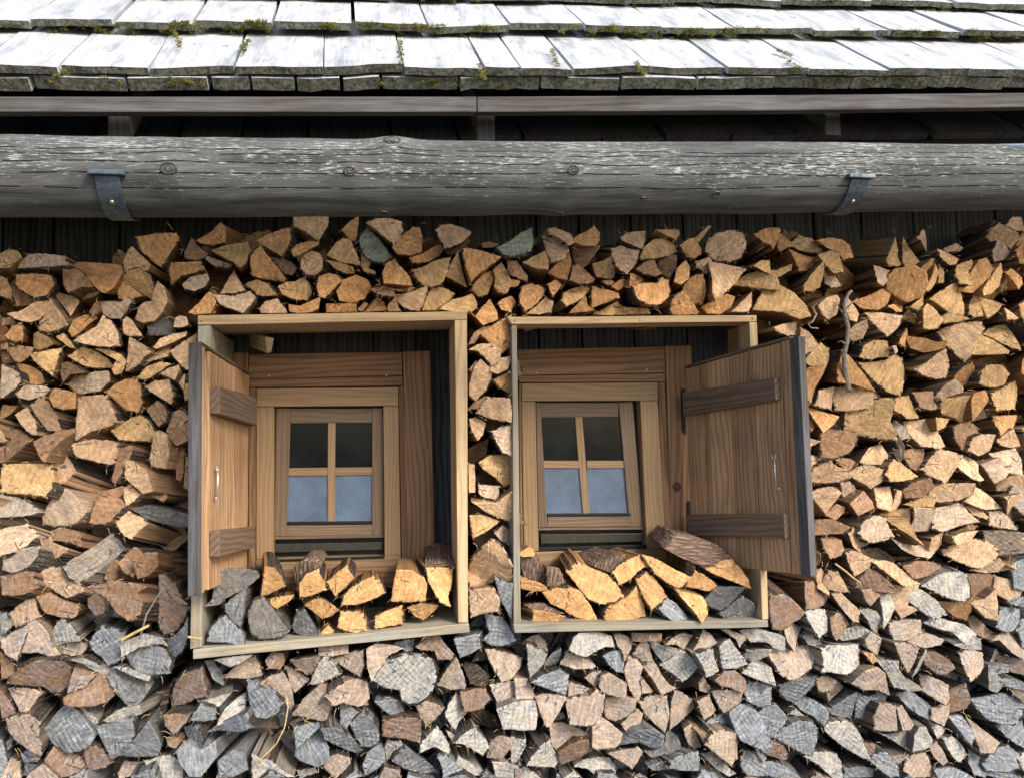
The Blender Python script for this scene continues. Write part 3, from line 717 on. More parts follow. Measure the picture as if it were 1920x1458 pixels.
DATA = """
@0 400
o 103 19 118 15 131 14 133 18 121 40 113 35 105 27
t 92 36 96 27 99 25 107 33 113 39 111 43 101 42 93 44
b 138 28 143 18 152 28 157 31 150 36 142 35 138 33
o 148 21 158 14 164 6 168 10 169 22 160 24 151 23
t 159 28 170 23 184 20 187 26 185 38 181 42 175 37 165 32
w 151 31 158 33 173 38 173 40 162 40 156 36
t 0 30 6 27 13 28 16 33 8 40 0 41
w 12 36 20 30 30 30 50 33 53 40 30 40 11 40
t 0 47 5 49 9 57 8 64 0 62
o 11 46 24 45 38 46 42 53 36 62 27 64 19 60 11 54
b 10 54 18 60 25 65 20 69 13 70 10 62
b 48 43 57 41 63 45 69 55 60 55 52 60 48 54
o 54 38 60 36 89 38 91 44 86 56 80 61 75 58 66 49 58 42
t 55 60 62 58 74 58 76 60 71 63 61 64
t 92 48 98 43 107 42 114 47 116 54 116 60 111 63 101 57 93 52
t 88 57 92 51 99 56 107 62 99 64 89 64
o 125 42 127 36 140 37 151 37 154 43 147 45 135 47 128 53
w 136 53 143 47 155 45 157 50 155 55 146 59 139 57
p 167 61 171 48 174 41 178 49 184 58 178 61
w 160 61 175 62 187 58 191 63 188 68 182 76 175 72 166 69
o 141 74 148 68 156 58 160 61 162 67 158 76 146 76
t 183 52 192 49 192 60 188 56
o 188 33 192 29 192 48 188 46
p 39 59 45 60 58 63 59 67 53 77 48 70
p 8 76 16 74 27 66 37 65 37 69 28 80 20 82 12 80
p 28 85 29 76 33 72 39 64 45 75 51 83 45 87 36 89 29 88
p 100 78 103 70 108 66 113 66 116 58 119 52 124 56 126 66 122 74 115 80 106 81
w 73 66 81 66 90 67 95 63 99 66 96 74 91 79 82 79 76 75
b 66 74 71 68 74 66 75 73 72 76
p 0 78 8 78 14 83 10 84 0 84
o 52 88 55 80 64 75 71 77 71 79 65 84 60 90 55 93
p 56 96 62 91 72 85 76 76 85 83 89 90 90 99 82 101 70 99
o 3 92 10 84 16 82 18 90 16 95 9 96
p 92 81 95 78 99 80 106 92 97 92 92 90
w 131 79 134 77 140 78 141 84 135 86 130 85
t 23 98 24 90 28 89 36 93 42 99 35 101 25 104
t 43 93 48 90 53 96 56 102 51 100
b 0 98 6 97 6 102 0 102
b 6 102 14 99 23 100 22 106 16 112 12 111
t 24 106 33 103 45 101 43 107 39 122 31 115 26 111
p 96 93 104 96 115 105 109 108 103 115 93 118
p 116 101 121 94 130 90 139 88 137 92 127 98 119 102
p 107 110 117 104 126 100 126 107 118 110 111 112
p 128 104 137 97 147 90 148 119 144 120 136 114 131 109
t 53 108 63 100 72 104 80 108 84 115 75 116 64 115 59 112
t 72 102 81 102 90 106 94 110 91 119 86 121 84 117 87 110 80 106
b 0 104 6 104 11 112 5 113 0 112
o 13 113 23 114 31 119 33 126 28 129 22 128 18 122
w 0 113 9 116 15 120 17 126 13 131 5 135 0 136
b 43 119 43 112 50 111 58 114 66 120 52 121 47 127
w 48 127 54 121 63 121 72 119 83 119 84 126 76 133 62 135 55 134
t 103 123 110 115 121 111 128 113 117 120 109 125
p 119 120 127 116 134 114 135 118 131 125 124 122
w 11 133 20 128 33 129 36 132 32 137 21 140 14 138
o 80 134 87 127 96 123 102 123 106 132 107 144 96 143 88 139
p 108 130 115 125 125 124 129 130 131 140 129 143 121 138 114 134
p 36 131 42 132 47 136 50 144 41 144 38 139
w 56 138 68 135 82 136 85 144 58 144
p 24 144 33 137 37 138 40 144
p 134 127 138 120 139 128 138 133
t 137 128 146 126 147 138 139 140
d 110 85 118 78 124 77 130 84 131 92 121 92 112 92
@480 400
o 0 20 9 15 22 11 25 11 27 18 25 26 20 33 12 29
p 28 2 54 2 54 9 47 21 38 14 29 9
o 27 28 31 23 39 20 46 20 46 23 40 27 33 32 29 34
o 64 13 70 6 77 2 77 8 75 21 70 20
g 77 18 83 10 90 16 102 32 96 38 88 37 80 31
p 83 8 89 4 101 3 109 5 111 13 104 24 98 20 91 13
o 102 27 110 17 118 9 123 9 125 16 124 28 116 32 106 32
p 135 12 139 8 147 8 155 12 161 15 158 19 152 24 142 26
b 142 26 152 25 158 20 159 24 152 30 145 30
p 0 28 4 26 12 36 21 46 21 50 11 49 0 48
b 11 33 17 34 26 36 31 41 27 46 21 45 16 39
p 33 34 36 30 42 28 48 30 51 36 50 43 44 47 37 46 33 41
t 53 31 57 25 65 19 71 20 75 29 78 38 70 38 60 35
t 79 28 83 29 86 38 84 41 89 43 90 46 81 43 79 39
o 53 35 63 37 73 40 73 45 66 45 58 41
o 95 45 98 37 104 34 109 40 115 47 117 54 110 54 96 53
o 115 34 124 31 134 25 140 22 141 27 137 32 127 37 118 38
t 117 41 125 40 136 35 145 34 145 40 139 54 131 56 122 51
o 155 27 160 26 167 28 175 30 183 33 176 39 168 44 162 50 157 38
b 169 22 176 21 182 24 178 26 170 26
g 180 26 192 20 192 32 185 32
t 141 47 146 39 151 30 154 40 157 49 159 54 147 49
t 162 57 165 51 171 45 179 43 178 51 174 60 168 62
t 178 42 184 37 188 44 191 52 188 60 182 59 179 55 180 49
o 45 56 47 47 54 44 62 46 65 50 58 57 52 64 47 62
o 61 60 66 51 75 47 83 49 87 55 81 63 71 67 63 66
t 17 56 22 52 30 51 36 47 41 53 42 60 39 65 28 65 20 62
p 0 49 9 53 14 59 15 62 5 63 0 61
o 24 67 33 69 41 66 48 63 47 72 41 75 31 75 25 73
p 3 72 7 66 16 64 21 70 23 76 12 76 4 75
b 86 57 94 54 103 56 105 63 97 62 91 61
o 53 68 75 68 75 75 53 75
b 76 72 81 67 84 68 79 74
o 79 75 86 68 91 62 96 67 98 74 88 75
b 98 70 105 62 106 70 109 74 99 75
p 105 60 112 60 120 58 128 55 128 62 123 73 116 74 110 70 106 66
t 104 55 112 54 120 56 115 59 106 59
t 125 74 128 62 132 56 141 56 149 60 144 66 134 74
t 137 73 147 65 157 62 163 59 166 65 166 70 160 75
o 159 86 164 78 171 69 176 64 181 74 181 80 170 84
p 160 98 163 90 170 85 177 84 171 90 164 98
o 168 91 177 85 184 80 188 79 192 90 192 100 185 104 179 102 174 96
o 181 68 185 64 192 61 192 76 184 73
p 160 102 168 98 178 98 183 102 183 109 177 114 172 108 167 103
p 175 114 182 108 190 107 192 110 189 117 181 121 176 119
p 160 129 163 116 168 110 174 115 178 119 173 132 165 140 160 136
p 160 117 165 110 166 112 162 119
o 178 125 190 118 192 118 192 136 183 131
p 160 144 165 140 172 137 174 140 170 144
p 170 144 174 138 183 137 192 139 192 144
w 188 78 192 76 192 82
@960 400
g 0 20 7 14 15 11 17 20 15 28 9 32 0 32
p 24 15 34 18 41 24 42 29 37 36 29 37 26 29
p 28 10 33 10 44 16 46 23 42 25 35 18 29 15
o 46 21 50 16 57 13 63 8 66 14 65 21 62 25 52 25
p 81 19 86 14 93 13 102 12 100 21 96 28 90 26 83 22
t 107 13 116 12 127 11 127 15 123 21 117 18
t 96 34 99 26 106 20 115 19 121 23 124 29 116 32 105 34
p 75 26 82 23 89 27 95 28 92 40 86 46 81 44 77 36
o 125 25 132 19 138 18 143 26 143 30 137 34 130 33
p 146 27 148 18 157 14 165 13 173 18 173 30 168 36 160 36 152 34
o 181 16 190 11 192 11 192 23 187 22
p 138 36 150 32 151 36 150 42 144 46 138 41
p 148 36 160 37 179 40 168 52 150 66 147 60 149 50
t 8 37 17 32 25 28 27 34 27 42 20 42 12 39
o 28 44 34 37 43 30 44 38 41 50 34 48
b 46 26 55 26 64 26 61 32 54 41 49 36
b 0 36 4 35 8 42 12 47 11 51 5 49 0 46
b 43 51 45 40 50 38 63 49 58 53 48 53
t 60 38 68 36 74 33 77 40 77 47 75 49 69 48 64 47
b 94 41 101 35 107 35 111 46 106 48 98 45
b 111 36 118 32 122 33 122 42 119 49 113 44
o 121 52 124 41 132 34 134 40 132 50 126 54
o 88 45 94 46 100 49 95 53 88 55
b 67 51 72 50 77 51 74 54 70 54
o 74 55 82 49 87 49 85 55 80 58
o 27 53 33 49 38 53 33 60 30 63 28 58
o 6 60 8 54 15 52 26 56 23 63 16 70 10 74 5 68
p 11 75 18 70 25 63 31 66 30 74 20 76
t 37 65 38 60 46 56 54 54 60 57 53 64 46 68 41 70
o 60 71 61 54 69 56 79 60 80 64 70 67
o 91 63 90 55 98 52 110 52 114 47 119 49 120 58 115 66 107 70 98 68 93 66
o 129 58 130 52 137 46 142 46 145 58 143 68 137 67 132 62
o 119 72 121 62 126 59 133 65 140 74 139 76 122 76
o 142 70 152 65 160 61 167 63 164 71 157 75 147 75
p 164 74 172 67 180 59 181 69 178 74
t 182 72 192 60 192 72
t 167 52 178 45 188 42 192 45 192 58 180 55
o 44 74 51 66 55 62 56 70 61 74
t 63 75 72 70 80 66 83 70 101 72 102 76 72 77
o 0 62 4 66 8 74 7 77 0 77
o 0 50 6 51 4 55 0 57
t 181 40 187 35 192 36 192 46 188 44
t 135 22 146 10 148 11 140 22
@1440 400
o 0 11 9 10 11 12 7 22 4 27 0 22
o 7 24 10 14 17 22 17 25 8 29
t 18 22 24 16 32 19 40 26 37 31 28 29 20 25
o 38 20 46 18 55 20 61 25 64 33 58 35 52 29 44 25
o 16 27 27 31 37 32 35 39 28 44 22 44 20 36
t 38 31 48 28 54 30 55 38 56 44 49 45 43 39
w 41 41 48 44 53 51 55 54 49 56 43 52
t 4 44 12 40 18 38 17 43 10 47 5 49
t 27 54 32 45 39 37 42 44 42 54 36 58 29 58
t 88 35 96 18 98 26 98 33 101 38 97 40 91 40
t 101 37 101 24 102 18 107 27 114 36 110 39 103 40
p 107 20 115 12 121 12 124 20 123 28 117 25 109 22
t 124 28 133 29 147 33 144 38 136 39 126 34
p 133 26 142 22 145 26 143 29 135 29
w 166 22 176 24 187 28 184 33 170 36 164 30
t 166 12 171 8 186 15 189 19 185 26 173 23 165 18
p 178 9 185 2 192 2 192 14 184 14
o 186 28 192 22 192 38 187 38
t 140 48 144 38 156 34 156 38 150 44 149 55 142 54
o 151 46 157 36 162 34 169 42 166 48 155 59 144 58 145 55 150 55
w 79 39 87 40 94 42 91 50 85 55 80 53 80 45
o 92 48 96 42 107 40 114 45 117 54 115 62 107 66 101 62 94 56
t 113 43 120 35 123 35 122 44 118 50
t 117 58 123 46 126 38 130 44 127 52 120 59
t 127 38 133 44 133 52 128 52
t 159 58 170 44 176 37 178 44 175 54 168 60 160 62
t 176 55 180 46 185 49 182 56 178 58
o 180 44 186 40 191 48 189 54 184 58 183 50
t 120 65 128 59 140 52 146 62 150 74 149 80 138 75 127 68
t 150 76 152 66 157 59 160 70 161 77 154 79
t 158 62 168 65 176 68 172 74 164 79
p 178 80 180 70 186 76 188 79 184 80
o 66 65 75 62 84 58 90 54 91 62 87 69 80 73 70 71
t 0 56 10 52 20 60 26 70 28 78 20 80 9 74 0 73
p 38 69 45 63 53 61 55 64 51 76 44 80 40 76
p 58 69 62 63 66 70 68 76 65 82 60 80
p 61 88 65 83 72 80 74 86 72 94 66 96 61 92
p 75 74 80 73 100 77 98 84 88 93 81 85
o 88 70 98 67 105 68 100 74 93 75
o 101 78 104 72 110 77 116 83 110 83
t 107 70 113 65 117 61 116 70 112 73
t 117 86 116 72 119 68 124 71 132 80 128 86 121 87
t 131 78 136 74 143 76 148 80 141 82 134 82
p 129 89 139 84 152 81 161 81 163 86 155 96 147 110 144 112 136 102 131 94
t 153 106 155 99 162 90 171 96 178 104 176 106
t 164 90 172 85 182 82 184 92 184 104 178 102 172 96
p 3 86 12 83 23 81 23 91 14 92 5 89
p 24 86 32 91 38 99 35 103 25 107 24 100
t 26 111 33 104 40 97 46 101 46 110 44 115 30 114
o 25 117 35 115 44 114 42 120 35 132 33 142 26 138
t 70 108 72 99 79 95 88 96 91 103 90 108 82 108 78 110
t 68 112 78 112 90 110 97 105 103 108 103 122 98 137 85 132 74 120
o 50 124 52 110 56 102 61 106 70 116 78 126 82 133 64 128 51 127
p 109 117 119 112 130 103 134 102 137 114 134 123 124 124 113 120
o 136 126 141 116 149 112 155 117 158 127 150 129 138 129
o 108 91 116 93 124 97 130 96 128 102 118 104 111 100
o 95 98 98 92 104 86 108 93 110 100 104 101
w 91 100 98 99 100 103 95 106
t 158 122 162 114 176 114 182 120 178 129 168 131 159 128
w 125 143 131 129 136 125 143 130 145 134 137 137 130 140
p 129 143 139 138 147 136 152 144
o 144 132 155 131 163 136 166 142 160 144 151 138
t 168 144 167 135 178 131 190 125 191 130 184 144
p 52 144 52 130 65 129 76 132 80 139 70 143
p 34 144 37 133 51 130 49 144
o 100 144 103 131 105 126 108 133 111 144
o 74 144 80 140 92 139 99 138 96 144
@0 740
p 56 2 80 0 82 8 87 14 90 20 80 24 68 27 57 34 56 25 58 12
p 24 8 34 1 40 10 43 18 44 25 41 28 34 27 27 15
p 11 15 18 8 23 14 28 24 28 30 22 28 15 21
o 37 1 42 0 56 0 56 10 48 11 41 9
o 0 7 13 8 9 15 0 20
g 14 2 30 0 33 3 22 5
o 81 0 105 0 108 6 105 13 96 12 87 5
b 108 10 117 4 124 8 127 14 126 20 120 24 114 18
p 130 14 134 11 140 14 143 18 138 21 133 28 128 30 124 27
t 83 27 93 20 106 15 112 18 117 27 113 35 102 34 88 34
p 111 48 114 36 116 28 121 27 126 30 127 45 124 55 117 54 112 53
b 1 26 12 25 22 30 25 34 16 41 5 50 4 40
b 0 28 2 28 3 40 4 50 0 51
b 27 35 36 30 44 27 53 25 56 26 44 35 38 42 35 50 31 46
p 56 38 61 34 72 33 86 35 85 50 80 52 70 49 60 47 57 43
p 35 44 42 42 50 45 55 52 58 58 51 63 45 68 41 67 41 60 38 50
b 86 40 99 38 100 44 96 50 93 58 88 66 84 64 86 52
p 94 48 102 51 110 57 112 66 114 72 107 74 98 66 94 62
p 92 70 97 67 105 74 101 80 95 83 93 77
b 71 72 82 71 92 68 93 75 86 78 76 76
b 73 76 90 77 94 82 90 88 80 97 68 96 69 86
p 109 68 118 70 126 76 122 80 112 76
b 133 41 138 41 138 58 136 64 132 63
b 139 47 145 47 145 72 138 69
t 0 52 20 52 39 52 41 62 42 70 36 76 20 74 0 73
g 0 75 12 76 20 81 30 88 18 91 8 91 0 92
w 45 72 50 70 58 76 66 87 58 95 50 98 38 98 31 97 30 92 36 81
b 39 102 46 99 54 101 62 104 60 114 52 110 40 109
p 87 96 96 87 104 91 111 96 104 102 99 108 93 106
p 29 109 38 106 41 111 50 114 53 115 44 122 36 124 27 124 31 116
g 50 128 60 120 72 113 82 104 88 108 92 116 84 124 72 133 60 141 54 136
b 88 126 96 118 100 114 106 116 110 122 104 130 100 137 92 133
w 0 101 8 98 18 97 25 106 18 114 8 119 0 120
g 0 120 8 118 18 115 29 113 30 120 24 128 10 133 2 131
p 27 137 32 130 44 128 52 134 62 144 44 144 36 142
b 0 136 14 132 26 132 27 138 30 144 0 144
b 78 138 82 124 88 124 88 138 84 140
b 120 134 126 134 131 140 132 144 120 144
d 100 86 112 82 128 86 145 90 144 98 136 100 120 96 108 92
b 126 16 142 16 146 24 142 34 134 38 128 32
b 66 144 76 140 92 139 100 143 110 144
b 100 124 110 118 118 118 118 128 110 136 102 138
@1440 740
o 26 5 31 10 31 25 28 28 27 20
o 31 7 33 9 44 13 54 16 48 22 38 28 35 20
t 34 9 35 1 50 0 48 12 42 12
t 52 0 72 0 80 3 64 6 56 15
t 64 8 72 5 80 3 91 3 90 12 88 20 93 30 92 34 80 32 68 29 62 26
k 48 24 56 15 66 8 76 4 70 10 64 18 60 27 52 26
t 91 3 99 2 106 0 112 10 116 17 104 18 100 14 92 12
b 108 0 126 0 125 10 120 12 112 10
t 127 8 138 3 148 0 152 8 153 18 150 21 144 17 132 14
o 151 0 162 0 166 8 160 15 156 19 152 8
t 168 0 188 0 189 4 185 15 176 15 169 13
o 169 16 190 15 184 24 173 33 171 28
p 171 34 183 25 188 32 191 38 184 40 174 38
p 105 20 125 18 127 27 129 38 125 40 113 38 106 28
t 125 17 137 18 134 24 127 27
b 138 24 152 19 158 25 160 30 150 40 145 41 139 32
p 154 32 160 29 170 30 166 42 158 46 151 42
g 90 22 98 19 104 24 106 32 98 34 92 30
b 43 26 52 26 64 28 64 34 58 44 48 48 42 47 42 36
p 27 32 34 33 39 35 30 40 28 40
w 28 44 38 46 38 54 34 62 30 58
p 35 59 40 52 46 49 50 54 58 57 57 62 48 66 37 66
b 50 49 56 47 63 48 70 53 62 57 62 60 56 54
p 68 50 76 40 86 37 91 45 91 55 84 52 72 52
p 63 60 68 54 78 52 86 57 82 66 76 70 68 64
t 88 60 90 55 96 48 102 52 112 61 104 64 91 65
k 93 30 101 32 104 38 102 48 97 50 94 44 98 40
b 101 42 112 40 118 40 116 50 112 58 106 55
p 118 56 130 40 143 45 140 52 132 66 124 62
p 139 52 145 44 157 48 161 52 158 58 161 63 156 65 146 60
w 163 52 174 47 180 54 176 62 169 66 166 58
w 170 44 186 40 188 48 187 60 178 58
p 174 64 186 60 192 60 192 70 182 72 176 72
b 108 66 119 62 123 68 116 77 106 78 104 72
w 52 66 59 64 66 70 72 74 64 78 58 79
b 72 80 70 74 77 71 80 80 80 84 72 84
b 60 81 74 72 80 80 81 85 66 90
p 80 70 93 69 94 78 92 87 81 84
p 94 71 102 73 102 80 97 87 93 86
t 102 82 112 78 120 74 126 78 125 84 110 84
p 124 78 130 68 140 66 150 66 148 74 141 79 130 81
p 146 80 154 68 162 72 170 78 178 85 162 86
p 172 76 186 74 192 74 192 92 186 96 180 90
b 181 90 192 86 192 98 186 98
w 166 88 174 86 182 94 186 101 176 100 168 98
p 31 74 40 69 50 69 55 73 50 80 45 90 38 82
b 44 90 52 82 58 84 56 88 50 94
b 32 100 36 93 48 93 60 99 56 104 42 105 33 106
t 89 90 98 86 106 85 105 96 108 106 112 112 104 104 96 97
w 107 84 124 85 124 95 123 102 108 103 110 92
w 124 86 146 81 150 88 158 95 146 97 130 103 124 100
p 149 83 156 84 165 91 163 93 154 90
b 140 102 152 97 160 98 154 102 146 105
w 68 104 74 93 84 90 89 92 90 98 94 106 86 109 75 111
p 59 104 64 99 72 108 70 118 63 114
w 97 108 104 112 112 113 121 111 122 118 118 121 108 120 101 116
p 120 107 130 103 132 112 126 120 121 124
p 138 106 148 103 159 102 150 110 140 112
p 135 117 148 110 160 108 169 114 168 122 155 130 148 127 136 121
w 168 103 170 112 172 122 180 120 190 118 192 104 180 102
b 33 112 40 108 42 118 38 128 33 126
b 40 108 46 106 58 109 59 116 54 120 44 122 40 116
p 56 118 64 116 74 121 82 124 78 130 66 136 62 130 58 124
p 82 126 90 124 98 126 103 134 108 140 96 142 90 134
b 70 142 78 130 84 134 92 142 92 144 70 144
p 36 131 42 130 46 136 44 144 36 142
p 46 132 52 132 58 142 58 144 46 144
b 101 128 112 124 128 126 130 130 120 136 108 138
w 130 136 142 132 150 134 150 144 130 144
b 151 134 168 134 170 138 164 144 151 144
p 155 132 168 124 172 122 176 127 180 130 165 134
p 172 136 192 141 192 144 176 144
p 178 128 192 124 192 134 184 130
b 40 96 43 94 43 104 40 104
@860 740
@860 740 3.43
p 10 10 16 1 27 2 31 5 28 15 22 14 15 12
t 5 6 8 2 14 0 15 3 10 7
p 6 13 10 12 15 15 13 22 10 25 7 20
w 18 20 24 17 30 16 29 33 24 32 21 27
t 11 37 17 33 28 33 28 48 25 50 20 45 14 41
p 5 38 9 38 9 53 5 53
w 11 49 22 50 22 55 20 57 14 56 11 54
p 7 58 14 58 20 59 29 52 31 58 30 65 28 69 22 67 14 63
t 6 66 12 65 22 69 18 73 14 75 8 78
w 19 75 24 71 28 74 33 71 31 80 29 83 23 79
p 5 94 10 85 17 78 21 79 26 87 28 95 29 101 20 102 10 105 6 104
p 5 107 19 105 23 111 22 118 14 119 7 122
g 20 104 27 103 33 105 32 117 29 123 26 117 23 112
g 14 118 20 121 24 121 28 128 31 133 28 136 18 137 13 134 17 130
b 11 67 15 58 12 50 10 54 8 62
@0 1098
g 0 0 28 0 18 7 6 8 0 7
p 6 21 14 14 26 6 28 12 28 18 32 22 24 26 12 31 8 26
b 27 7 33 3 42 8 50 12 58 16 57 22 54 24 44 22 35 19
b 41 0 62 0 62 4 56 8 50 10 43 6
b 64 10 72 4 78 8 81 13 79 20 71 23 64 17
b 82 0 100 0 102 6 108 14 106 22 96 27 86 20 82 12
w 0 26 8 26 9 30 4 35 0 37
p 0 41 10 34 20 30 20 36 16 46 14 55 6 52 0 46
p 20 29 27 26 33 31 36 36 38 44 45 51 38 53 28 50 16 50 20 40
w 36 41 37 34 42 27 47 24 52 28 60 36 62 40 50 42 40 45 35 45
p 44 44 54 42 62 43 65 46 60 52 48 53
o 0 49 4 52 11 58 12 64 6 69 0 70
g 66 42 76 30 84 31 94 34 92 46 93 54 80 61 76 54 68 48
k 91 40 110 28 112 30 94 41
w 92 44 96 40 108 36 120 40 124 46 116 44 104 46 93 52
g 93 52 96 47 106 46 116 43 124 47 130 56 128 64 120 66 106 65 98 60
k 118 28 124 0 134 0 136 10 142 16 136 28 130 36 122 38
g 122 42 130 38 138 30 142 22 142 36 138 46 130 55 124 50
b 7 72 16 60 26 55 40 53 50 55 54 60 52 70 48 78 42 83 34 83 31 77 20 75
b 55 58 62 58 68 64 71 67 66 74 60 76 54 78 54 68
w 54 54 64 53 74 60 82 66 76 68 70 64 62 57
b 51 81 58 77 66 74 72 68 77 78 77 89 68 90 58 88 52 86
b 72 65 80 66 86 76 86 82 80 88 77 88 77 78
d 82 66 86 60 98 66 110 68 113 74 106 86 102 90 96 88 88 78
w 86 60 96 60 106 66 112 68 110 72 98 67
p 5 78 10 76 22 76 32 80 24 90 18 98 14 92
b 0 76 6 82 10 92 10 98 0 100
p 1 102 12 98 26 96 32 100 30 112 34 120 32 126 20 122 8 116 3 110
g 31 110 38 100 46 92 54 90 62 98 70 106 72 112 68 118 60 123 50 124 40 120
w 50 88 58 88 66 94 74 100 72 106 64 100 56 92
g 71 106 78 102 90 100 100 97 102 104 102 112 94 122 86 130 82 131 77 118
w 78 100 90 92 104 90 104 98 92 100 82 102
g 88 128 98 118 108 106 114 98 118 110 120 120 116 130 100 130
k 116 98 122 84 126 76 130 70 124 96 120 108
b 127 84 130 74 136 66 144 62 152 60 154 72 158 80 146 84 136 90 127 92
g 154 56 160 56 164 62 168 68 167 75 160 70
w 160 56 170 50 180 48 190 51 180 58 172 61
t 168 69 176 60 190 52 192 58 192 69
b 123 96 132 95 142 97 138 104 130 112 124 104
g 142 101 146 94 150 88 162 91 162 100 152 102
w 148 86 160 84 174 80 164 90 152 90
w 164 102 168 92 178 84 184 82 184 92 178 98
g 154 113 164 104 176 98 186 92 191 102 182 108 168 110
g 184 72 192 70 192 98 188 94 185 82
g 136 108 142 104 152 106 154 112 152 120 148 126 140 116
b 124 114 130 112 136 116 132 122 126 120
g 132 124 138 118 150 124 160 118 162 128 152 140 144 140 136 132
b 35 128 40 120 50 124 60 132 64 136 54 142 46 143 38 138
b 64 118 74 118 78 124 85 133 78 138 66 139 64 132
w 56 142 64 136 62 144 50 144
g 16 126 22 122 30 126 28 132 18 132
g 16 134 26 134 38 136 40 144 16 144
t 2 140 6 130 14 134 16 144 2 144
t 88 140 92 132 106 132 106 140 90 144
w 108 132 118 128 130 128 138 134 138 144 114 144
g 0 120 8 114 8 122 0 126
g 164 130 176 122 184 126 186 138 174 144 164 144
@480 1098
t 47 46 56 44 69 43 69 50 58 52 47 52
b 7 56 12 50 20 51 21 58 18 62 10 61
p 25 56 34 54 46 52 47 57 42 66 38 68 30 62
t 22 60 28 62 38 68 40 70 29 80 25 72
w 40 74 44 64 48 54 53 52 60 60 64 66 56 70 44 75
p 57 56 70 50 80 48 81 60 78 66 68 62
p 83 47 90 44 100 45 111 48 100 52 90 64 87 69 84 60
w 87 72 92 62 102 54 114 51 126 52 134 56 136 62 133 74 130 82 122 88 115 89 109 86 108 78 96 77
g 103 43 112 40 119 40 118 48 113 49 108 46
b 120 46 130 38 138 38 142 44 148 50 146 54 136 54 134 48 124 48
g 148 38 158 37 168 36 170 48 160 52 153 54
p 4 72 12 66 21 64 26 74 28 90 25 94 18 84
g 0 70 8 74 16 80 21 86 18 94 8 99 0 99
p 0 52 4 58 6 66 0 69
p 52 80 62 72 76 70 84 74 85 82 84 92 76 92 66 86 58 87
p 27 97 36 84 46 75 53 82 56 90 52 102 48 103 38 99
p 25 103 32 98 38 101 28 106
p 136 75 140 68 150 53 154 62 157 72 156 76 146 78
k 156 60 166 60 176 68 172 76 160 72
p 172 48 182 48 192 52 192 68 184 72 178 62
b 153 80 162 78 172 77 176 84 168 92 156 94
p 175 74 191 73 191 86 184 90 178 82
w 180 91 192 88 192 105 185 106
g 89 84 100 84 108 86 111 96 112 104 104 100 96 92
t 120 88 132 86 141 90 138 96 130 104 128 106 122 96
w 141 94 146 86 150 80 155 88 159 96 152 102 150 107 146 104
b 95 100 110 98 124 99 124 108 123 119 112 115 95 113
w 63 90 70 89 78 93 74 98 67 107 63 104
g 70 104 76 96 80 92 88 100 92 106 92 118 84 123 78 120 74 112
g 28 106 36 104 46 102 48 106 36 117 30 122
g 30 120 38 116 48 110 54 120 56 128 46 132 34 130 29 128
b 30 132 42 126 56 120 57 128 48 132 36 136
g 49 106 56 102 66 108 74 116 80 124 76 128 68 125 56 118 50 114
t 48 132 60 126 70 128 71 132 66 138 60 143 52 138
w 31 138 44 136 46 140 36 143 32 142
w 0 126 6 130 12 130 18 138 28 144 0 144
g 80 134 84 124 92 119 96 124 97 132 90 138 82 142
w 96 122 98 116 108 115 110 118 104 126 98 132
d 102 130 104 124 112 118 120 126 130 134 138 142 124 142 110 136
w 123 124 124 116 130 112 136 106 142 114 146 122 144 126 134 120
g 136 128 142 126 150 134 158 140 158 144 140 144 140 136
w 150 132 152 127 160 132 170 138 176 144 164 142
w 150 118 156 110 164 106 170 112 175 120 170 127 162 122 154 118
w 142 108 150 112 156 118 148 118
p 174 130 176 118 182 112 190 113 192 118 184 130
w 177 132 192 132 192 144 180 144
g 66 144 74 138 80 144
b 92 144 96 136 108 138 108 144
k 160 96 172 92 180 98 184 106 176 106 166 104
@960 1098
p 8 44 14 38 20 36 25 40 26 48 22 48
w 11 44 18 46 26 50 24 58 14 69 12 60 12 52
t 0 52 8 54 8 60 2 68 0 69
w 24 59 30 50 36 46 36 52 32 60 26 61
p 36 58 40 50 46 50 54 54 63 60 60 62 46 62
w 42 46 46 38 50 33 60 34 68 36 76 39 78 47 70 46 60 50 55 52 48 50
t 76 36 84 36 92 41 90 48 86 54 84 56 82 48 78 44
b 91 36 111 35 111 41 104 41 98 42 91 42
p 112 42 122 36 130 35 139 39 132 46 131 49 122 43
p 134 49 140 42 144 33 150 36 154 42 146 47
p 158 33 162 32 176 37 170 46 168 40
w 172 34 182 30 192 34 192 40 180 42 176 38
g 68 52 76 49 84 48 84 58 86 66 78 64 72 58
p 91 52 96 42 101 41 103 48 106 56 98 57 94 54
w 103 42 106 39 112 44 123 46 120 52 114 58 110 54
w 112 60 120 50 127 47 132 50 139 60 134 66 128 72 124 68
w 136 50 142 48 151 47 152 54 157 64 152 68 146 69 144 62 140 56
w 156 46 160 42 164 40 168 46 174 54 176 58 168 61 158 62
w 176 48 192 46 190 52 180 60 176 60
w 174 66 182 58 192 60 192 74 184 70
g 14 72 24 66 36 62 43 67 42 78 40 82 30 78 20 74
p 54 68 60 64 68 64 66 72 62 76 58 72
t 66 76 68 68 74 66 84 72 86 73 84 83 76 82 68 80
p 84 62 88 54 94 54 99 60 96 68 97 80 94 86 88 78
p 98 58 106 56 110 60 112 66 116 72 121 74 110 79 106 70
p 96 70 99 70 107 80 104 81 97 80
t 140 78 140 72 144 68 150 77 146 80
b 151 70 160 64 168 64 176 70 177 76 172 80 164 76 156 74
g 174 80 178 72 184 72 192 76 192 88 184 90 176 86
t 2 70 12 70 16 78 18 86 10 88 3 86
p 42 74 44 72 54 75 59 78 52 82 42 86
p 18 84 24 82 34 82 41 84 36 92 28 104 25 104 21 94
p 41 86 50 84 58 84 64 79 70 82 69 92 60 103 50 103 43 103 42 94
p 70 84 80 83 92 84 92 92 86 98 78 102 72 100 69 92
